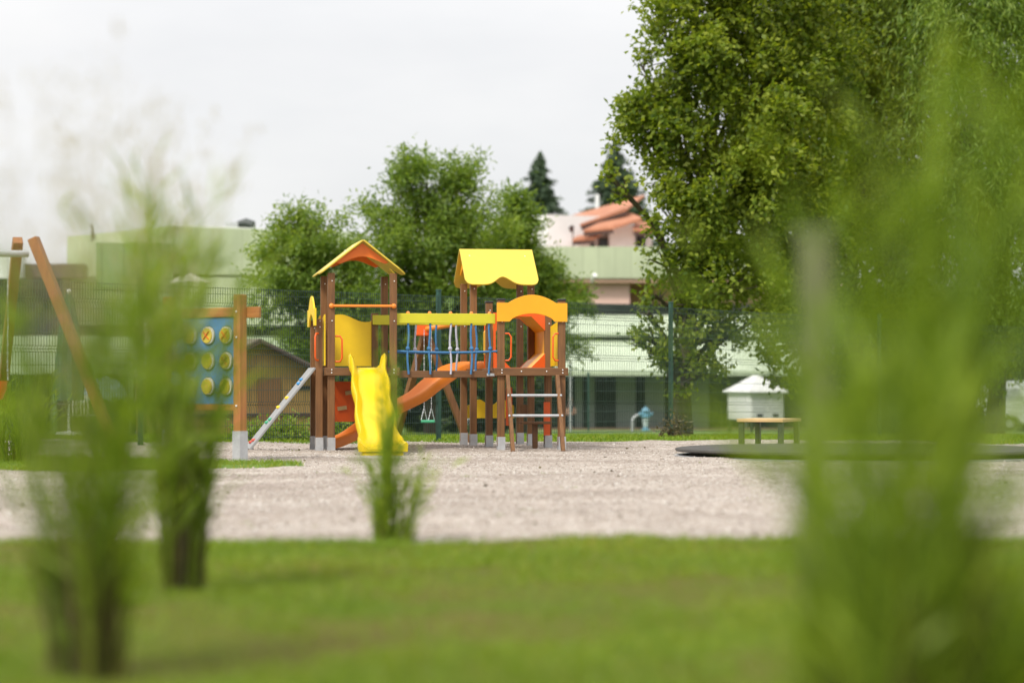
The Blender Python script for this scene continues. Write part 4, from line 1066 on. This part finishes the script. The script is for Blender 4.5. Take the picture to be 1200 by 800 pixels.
# white hutch-like kiosk with pitched roof
kb = G(890, 92)
KI = empty('white_kiosk', kb, R(24), 'white pitched-roof kiosk on short legs standing on grass behind the bench', 'kiosk')
MB().box((-0.72,-0.6,0.42),(0.72,1.2,1.45)).build('wall', M['white_paint'], KI, bevel=0.02)
for x in (-0.66,0.66):
    for y in (-0.54,1.14): MB().bar((x,y,-0.05),(x,y,0.42),0.08,0.08).build('leg', M['leg_dark'], KI)
for x0 in (-0.66, 0.03):
    d_ = MB().box((x0,-0.625,0.48),(x0+0.63,-0.602,1.40)).build('door', M['white'], KI, bevel=0.008)
    MB().box((x0+0.2,-0.635,0.55),(x0+0.45,-0.626,0.66)).build('vent', M['dark'], d_)
    MB().box((x0+0.06,-0.634,0.85),(x0+0.57,-0.626,0.88)).build('door_rail', M['steel'], d_)
MB().add([(-0.85,-0.75,1.45),(0.85,-0.75,1.45),(0.85,1.35,1.45),(-0.85,1.35,1.45),(-0.85,-0.75,1.51),(0.85,-0.75,1.51),(0.85,1.35,1.51),(-0.85,1.35,1.51),(0,0.1,2.12),(0,0.5,2.12)],
         [(0,3,2,1),(0,1,5,4),(1,2,6,5),(2,3,7,6),(3,0,4,7),(4,5,8),(5,6,9,8),(6,7,9),(7,4,8,9)]).build('roof', M['white_paint'], KI)

# caravan at the right
cb = G(1188, 112)
CA = empty('caravan', cb, R(6), 'white ribbed caravan parked on the grass at the right behind the fence', 'caravan')
CAR_T = panelled('caravan_skin', (0.76, 0.77, 0.78), 0.14, 0.35, horizontal=True, dark=0.8)
arch = [(-1.85,0.30),(-0.62,0.30),(-0.42,0.62),(0.12,0.62),(0.34,0.30),(3.2,0.30),(3.35,0.9),(3.1,2.1),(2.8,2.28),(-1.5,2.28),(-1.85,2.1)]
MB().prism(arch, (0,0.95,0), (1,0,0), (0,0,1), 1.9).build('body', CAR_T, CA, bevel=0.05)
w_ = MB().prism([(-0.75,1.25),(0.75,1.25),(0.5,1.95),(-0.5,1.95)], (-0.15,-0.012,0), (1,0,0), (0,0,1), 0.03).build('window', M['white_paint'], CA)
MB().prism([(-0.62,1.31),(0.62,1.31),(0.43,1.89),(-0.43,1.89)], (-0.15,-0.030,0), (1,0,0), (0,0,1), 0.01).build('pane', M['steel'], w_)
MB().box((0.95,-0.03,0.4),(1.55,-0.001,2.05)).build('door', M['white'], CA)
wh = MB().tube([(-0.15,0.12,0.30),(-0.15,0.30,0.30)], 0.30, 20).build('wheel', M['tyre'], CA, smooth=40)
MB().tube([(-0.15,0.10,0.30),(-0.15,0.12,0.30)], 0.17, 16).build('rim', M['steel'], wh)

# white car under the willows
vb = G(522, 96)
CR = empty('parked_car', vb, R(8), 'white parked car with dark windows in the shade of the willows behind the fence', 'car')
bodyp = [(-2.05,0.28),(-1.72,0.24),(1.75,0.24),(2.08,0.32),(2.12,0.62),(1.95,0.78),(1.0,0.90),(-1.7,0.92),(-2.08,0.80)]
MB().prism(bodyp, (0,0,0), (1,0,0), (0,0,1), 1.7).build('body', M['car'], CR, bevel=0.06)
gl = MB().prism([(-1.75,0.90),(1.05,0.88),(0.35,1.36),(0.0,1.42),(-1.2,1.42),(-1.5,1.34)], (0,0,0), (1,0,0), (0,0,1), 1.46).build('cabin_glass', M['glass'], CR, bevel=0.05)
MB().box((-1.2,-0.68,1.42),(0.05,0.68,1.455)).build('roof', M['car'], CR, bevel=0.02)
for x in (-1.3, 1.32):
    for y in (-0.80, 0.80):
        wq = MB().tube([(x,y-0.09,0.31),(x,y+0.09,0.31)], 0.31, 22).build('wheel', M['tyre'], CR, smooth=40)
        MB().tube([(x,y-0.10,0.31),(x,y-0.09,0.31)], 0.19, 16).build('rim', M['steel'], wq)
for y in (-0.62,0.62): MB().box((2.06,y-0.15,0.58),(2.125,y+0.15,0.70)).build('headlight', M['bolt'], CR, bevel=0.02)

# weathered post among the right-hand grasses
wp = G(954, 6.4); hpost = CAMH + (HZ-280)/F*6.4
PO = empty('weathered_post', Vector((wp.x, wp.y, 0.03)), R(14), 'weathered grey-brown wooden post among the tall grass on the right', 'post')
MB().box((-0.036,-0.036,-0.1),(0.036,0.036,hpost-0.03)).build('shaft', M['old_post'], PO, bevel=0.01)
MB().box((-0.041,-0.041,hpost-0.028),(0.041,0.041,hpost)).build('post_cap', M['old_post'], PO, bevel=0.008)

# ------------------------------------------------------------------ trees
def B(px, py, D, rx, ry, rz): p = W(px, py, D); return (p.x, p.y, p.z, rx, ry, rz)
D = 57.0
oak = [B(790,60,D,1.1,1.2,.9), B(760,125,D,.85,1,.8), B(800,150,D,1.3,1.3,1.1), B(738,130,D-.5,.35,.5,.5), B(750,75,D,.3,.4,.3), B(772,20,D,.5,.6,.6), B(830,30,D,1.5,1.4,1.3), B(830,-60,D,1.8,1.6,1.5),
       B(775,200,D,.65,.8,.8), B(728,218,D-.6,.38,.5,.45), B(712,206,D-.6,.22,.3,.22), B(800,260,D,.9,1.1,1.0), B(775,300,D,.45,.6,.5), B(768,345,D,.5,.7,.35), B(790,385,D-.5,.65,.8,.45), B(755,392,D-.7,.35,.5,.28), B(790,425,D-.6,.4,.5,.32), B(745,400,D-.7,.2,.3,.15),
       B(850,210,D,1.6,1.5,1.5), B(860,330,D,1.2,1.3,1.0), B(840,395,D-.3,.55,.8,.6), B(795,315,D,.6,.8,.6), B(822,300,D,.9,1,.9), B(812,350,D,.7,.8,.6), B(820,390,D,.6,.7,.5), B(880,110,D+.5,1.6,1.6,1.6), B(905,260,D+1,1.5,1.5,1.7), B(935,140,D+2,1.5,1.5,1.8), B(930,360,D+2,1.3,1.3,1.3), B(925,20,D+2,1.6,1.5,1.5), B(775,415,D-.8,.45,.5,.3), B(825,425,D-.6,.5,.6,.35), B(760,365,D-.5,.3,.4,.25), B(800,452,D-.7,.3,.4,.25), B(838,440,D-.5,.4,.5,.35), B(885,375,D+.5,.9,1,.7)]
tree('oak_tree', G(798, 58), oak, 78000, 0.15, 0.10, M['oak'], 'large broadleaf tree with rounded leaves leaning over the fence, right of the tiled house', per=14, sig=0.13, tr=0.26, seed=21, bias=3.0, trunk_top=(1.0,0.3,8.5))
D = 65.0
acc = [B(985,40,D,2.2,1.8,1.9), B(960,150,D,1.8,1.6,1.8), B(1030,160,D,2.0,1.8,2.0), B(985,270,D,1.9,1.6,1.8), B(1050,300,D,1.8,1.6,1.7), B(940,350,D,1.2,1.2,1.2), B(1010,390,D,1.6,1.4,1.1), B(1065,60,D,1.9,1.7,2.1), B(1000,-60,D,2.4,2,2), B(1040,440,D,1.0,1,.7)]
tree('feathery_tree', G(1000, 66), acc, 62000, 0.20, 0.05, M['acacia'], 'dark feathery-leaved tree behind the bench, middle one of the row on the right', per=16, sig=0.2, droop=0.55, tr=0.24, seed=22, bias=2.6)
D = 62.0
ac2 = [B(1120,20,D,1.6,1.5,1.8), B(1175,70,D,1.7,1.5,1.9), B(1130,150,D,1.4,1.4,1.6), B(1195,210,D,1.7,1.5,1.8), B(1140,260,D,1.5,1.4,1.5), B(1215,330,D,1.6,1.4,1.4), B(1125,370,D,1.4,1.3,1.2), B(1180,410,D,1.3,1.2,.8), B(1170,-50,D,2.2,1.8,1.6), B(1240,120,D,1.6,1.5,2)]
tree('weeping_tree', G(1165, 63), ac2, 50000, 0.22, 0.045, M['willow'], 'weeping tree with drooping light green sprays above the white caravan', per=16, sig=0.2, droop=0.95, tr=0.24, seed=23, bias=2.6)
D = 84.0
bk = [B(930,100,D,2.2,1.8,2.4), B(1000,60,D,2.6,2,2.6), B(1080,110,D,2.6,2,2.6), B(950,250,D,2.2,1.8,2.4), B(1030,250,D,2.6,2,2.6), B(1110,260,D,2.6,2,2.6), B(980,380,D,2.2,1.8,1.8), B(1060,390,D,2.4,2,1.8), B(1140,380,D,2.4,2,2.0), B(1190,200,D,2.6,2,3), B(1010,-40,D,3,2.2,2.4), B(1130,-20,D,3,2.2,2.4)]
tree('broadleaf_tree', G(1050, 85), bk, 52000, 0.24, 0.15, M['oak'], 'tall dark broadleaf tree standing behind the feathery tree and the weeping tree', per=12, sig=0.2, tr=0.3, seed=24, bias=2.6)
WG = 'willows behind the playground'
D = 72.0
wl = [B(360,275,D,.9,1,.8), B(385,262,D,.5,.6,.5), B(340,310,D,1.0,1,.8), B(385,310,D,1.0,1.1,.9), B(330,350,D,.9,1,.7), B(370,370,D,1.2,1.2,1.0), B(400,400,D,.9,1,.9), B(345,405,D,.6,.7,.5), B(420,340,D,.8,.9,.9)]
tree('willow_tree', G(372, 73), wl, 26000, 0.20, 0.055, M['willow'], 'smaller bright green willow left of the gabled play tower, above the wooden hut', group=WG, per=14, sig=0.15, droop=0.3, tr=0.16, seed=31, bias=2.6)
D = 76.0
wl = [B(505,215,D,1.3,1.3,1.0), B(465,225,D,.9,1,.8), B(545,220,D,.9,1,.8), B(450,262,D,.9,1,.9), B(500,280,D,1.7,1.5,1.2), B(555,275,D,1.2,1.2,1.1), B(430,290,D,.7,.8,.7), B(455,330,D,1.2,1.2,1.0), B(520,350,D,1.6,1.5,1.2), B(570,340,D,1.2,1.2,1.2), B(490,400,D,1.6,1.4,1.2), B(560,410,D,1.5,1.4,1.1), B(440,400,D,1.2,1.2,1.1)]
tree('willow_tree', G(508, 77), wl, 50000, 0.21, 0.055, M['willow'], 'largest green willow rising between the two roofed play towers', group=WG, per=14, sig=0.16, droop=0.3, tr=0.24, seed=32, bias=2.6)
D = 80.0
wl = [B(598,250,D,.8,.9,.8), B(610,275,D,.8,.9,.8), B(590,300,D,1.2,1.2,1.1), B(628,325,D,.8,1,.7), B(600,360,D,1.3,1.2,1.2), B(650,360,D,.9,1,.6), B(675,352,D,.5,.6,.35), B(630,400,D,1.3,1.2,1.1), B(615,238,D,.4,.5,.5)]
tree('willow_tree', G(612, 81), wl, 30000, 0.22, 0.055, M['willow'], 'willow behind the yellow-roofed tower, partly hiding the white block of the house', group=WG, per=14, sig=0.16, droop=0.3, tr=0.2, seed=33, bias=2.6)

def spruce(px, ytop, ybase, D, rad, label, seed):
    r_ = np.random.default_rng(seed)
    t = W(px, ytop, D); bz = terrain(D); H = t.z - bz
    root = empty('spruce_tree', (t.x, D, bz), 0, label, 'tree', 'spruces on the skyline')
    zlow = CAMH + (HZ-ybase)/F*D - bz
    cs, ds = [], []
    nb = 300
    for i in range(nb):
        u = r_.uniform(0,1)**0.75; z = H - 0.15 - u*(H - max(0.3, zlow*0.75))
        R_ = rad*((H-z)/(H-zlow))**0.85*r_.uniform(0.6,1.12); az = r_.uniform(0,2*math.pi)
        k = max(5, int(R_*30)); s = r_.uniform(0.05,1,k)[:,None]
        d = np.array([math.cos(az), math.sin(az), 0])
        p = d*s*R_ + np.array([0,0,1])*(z - 0.45*R_*s + 0.18*R_*s**2)
        p = p + r_.normal(size=(k,3))*np.array([.10,.10,.07])*(0.4+R_*0.35)
        cs.append(p); ds.append(np.tile(d*0.7 + np.array([0,0,-0.5]), (k,1)) + 0.35*r_.normal(size=(k,3)))
    c = np.concatenate(cs); dd = np.concatenate(ds)
    v, f = leaves(c, dd, 0.50, 0.13, r_); npmesh('crown', v, f, M['spruce'], root)
    MB().tube([(0,0,-0.2),(0,0,H*0.5),(0,0,H*0.97)], [0.28,0.16,0.02], 8).build('trunk', M['bark'], root, smooth=60)
spruce(633, 175, 262, 190, 2.6, 'dark narrow spruce standing alone against the sky above the white block', 41)
spruce(722, 160, 250, 190, 3.1, 'dark spruce behind the orange tiled roof, beside the big broadleaf tree', 42)

def shrub(name, px, D, rx, ry, rz, n, L_, W_, mat, label, seed, cat='hedge', group=None):
    r_ = np.random.default_rng(seed); b = G(px, D)
    root = empty(name, b, 0, label, cat, group)
    k = max(3, int(rx/0.8)); bl = [(-rx + 2*rx*(i+0.5)/k, r_.uniform(-.2,.2)*ry, rz*r_.uniform(.38,.5), rx/k*1.3, ry, rz*r_.uniform(.45,.6)) for i in range(k)]
    v, f = crown(bl, n, L_, W_, r_, 12, 0.13, 0, 1, 3.0); npmesh('foliage', v, f, mat, root)
    mb = MB()
    for q in bl:
        for _ in range(3): mb.tube([(q[0]+r_.uniform(-.2,.2), q[1], -0.1), (q[0]+r_.uniform(-.5,.5)*q[3], q[1]+r_.uniform(-.4,.4)*ry, q[2]+q[5]*0.5)], [0.03,0.01], 5)
    mb.build('stems', M['bark'], root)
    return root
shrub('hedge', 470, 86, 3.6, 1.1, 3.2, 26000, 0.16, 0.10, M['hedge'], 'dark hedge under the willows behind the rope bridge', 51)
shrub('hedge', 572, 88, 1.9, 1.0, 3.0, 15000, 0.16, 0.10, M['hedge'], 'dark hedge under the willow behind the yellow-roofed tower', 52)
shrub('hedge', 375, 84, 1.6, 1.0, 2.6, 12000, 0.16, 0.10, M['hedge'], 'dark bush behind the climbing ramp beside the wooden hut', 53)
shrub('hedge', 1050, 80, 2.6, 1.2, 3.0, 22000, 0.16, 0.10, M['hedge'], 'dark hedge under the feathery tree behind the white kiosk', 54)
shrub('hedge', 1150, 118, 4.6, 1.2, 4.2, 22000, 0.2, 0.12, M['hedge'], 'dark hedge standing behind the white caravan', 55)
shrub('weed_clump', 787, 48.4, 0.2, 0.15, 0.22, 350, 0.10, 0.03, M['dry_reed'], 'dry brown weeds at the foot of the green fence post', 56, 'weeds')
shrub('weed_clump', 345, 44.5, 1.3, 0.3, 0.34, 2600, 0.12, 0.03, M['turf'], 'rough green weeds along the fence below the wooden hut', 57, 'weeds')

# ------------------------------------------------------------------ camera, light, sky
cam = bpy.data.cameras.new('camera'); co_ = bpy.data.objects.new('camera', cam); COL.objects.link(co_)
co_.location = (0, 0, CAMH); co_.rotation_euler = (R(90), 0, 0)
cam.lens = 85; cam.sensor_width = 36; cam.sensor_fit = 'HORIZONTAL'
cam.shift_y = (HZ - 400)/1200; cam.clip_start = 0.1; cam.clip_end = 2000
cam.dof.use_dof = True; cam.dof.focus_distance = 37.0; cam.dof.aperture_fstop = 1.0; cam.dof.aperture_blades = 0
SC.camera = co_

SUN_EL, SUN_AZ = 50, 215      # azimuth clockwise from +Y: behind the camera, to the left
w = bpy.data.worlds.new('World'); SC.world = w; w.use_nodes = True
nt = w.node_tree; nt.nodes.clear(); out = N(nt, 'ShaderNodeOutputWorld'); bg = N(nt, 'ShaderNodeBackground')
sky = N(nt, 'ShaderNodeTexSky', sky_type='NISHITA'); sky.sun_disc = False
sky.sun_elevation = R(SUN_EL); sky.sun_rotation = R(SUN_AZ)
tc = N(nt, 'ShaderNodeTexCoord'); sp = N(nt, 'ShaderNodeSeparateXYZ'); nt.links.new(tc.outputs['Generated'], sp.inputs[0])
n1 = tex_noise(nt, tc.outputs['Generated'], 2.2, 6, 0.55, (1, 1, 3.0))
ov = ramp(nt, sp.outputs[2], [(0.0, (0.535, 0.525, 0.52)), (0.14, (0.56, 0.548, 0.54)), (0.4, (0.86, 0.86, 0.85)), (1.0, (1, 1, 0.98))])
ov = mix(nt, 1.0, ov, ramp(nt, n1, [(0.40, (0.885, 0.893, 0.91)), (0.60, (1.03, 1.025, 1.02))]), 'MULTIPLY')
vm = N(nt, 'ShaderNodeVectorMath', operation='SCALE'); nt.links.new(ov, vm.inputs[0]); vm.inputs['Scale'].default_value = 12
cl = mix(nt, 0.88, sky.outputs[0], vm.outputs[0])
nt.links.new(cl, bg.inputs['Color']); bg.inputs['Strength'].default_value = 0.1
nt.links.new(bg.outputs[0], out.inputs['Surface'])
sd = bpy.data.lights.new('sun', 'SUN'); so = bpy.data.objects.new('sun', sd); COL.objects.link(so)
sd.energy = 2.4; sd.angle = R(12); sd.color = (1.0, 0.955, 0.88)
az = R(SUN_AZ); el = R(SUN_EL)
to_sun = Vector((math.sin(az)*math.cos(el), math.cos(az)*math.cos(el), math.sin(el)))
so.rotation_euler = to_sun.to_track_quat('Z', 'Y').to_euler()
vs_ = SC.view_settings
vs_.view_transform = 'Standard'; vs_.look = 'None'; vs_.exposure = 0.58; vs_.gamma = 1.0; vs_.use_curve_mapping = False
SC.render.engine = 'CYCLES'
SC.cycles.use_denoising = True
SC.cycles.max_bounces = 8; SC.cycles.transmission_bounces = 4; SC.cycles.diffuse_bounces = 4
SC.cycles.sample_clamp_indirect = 6
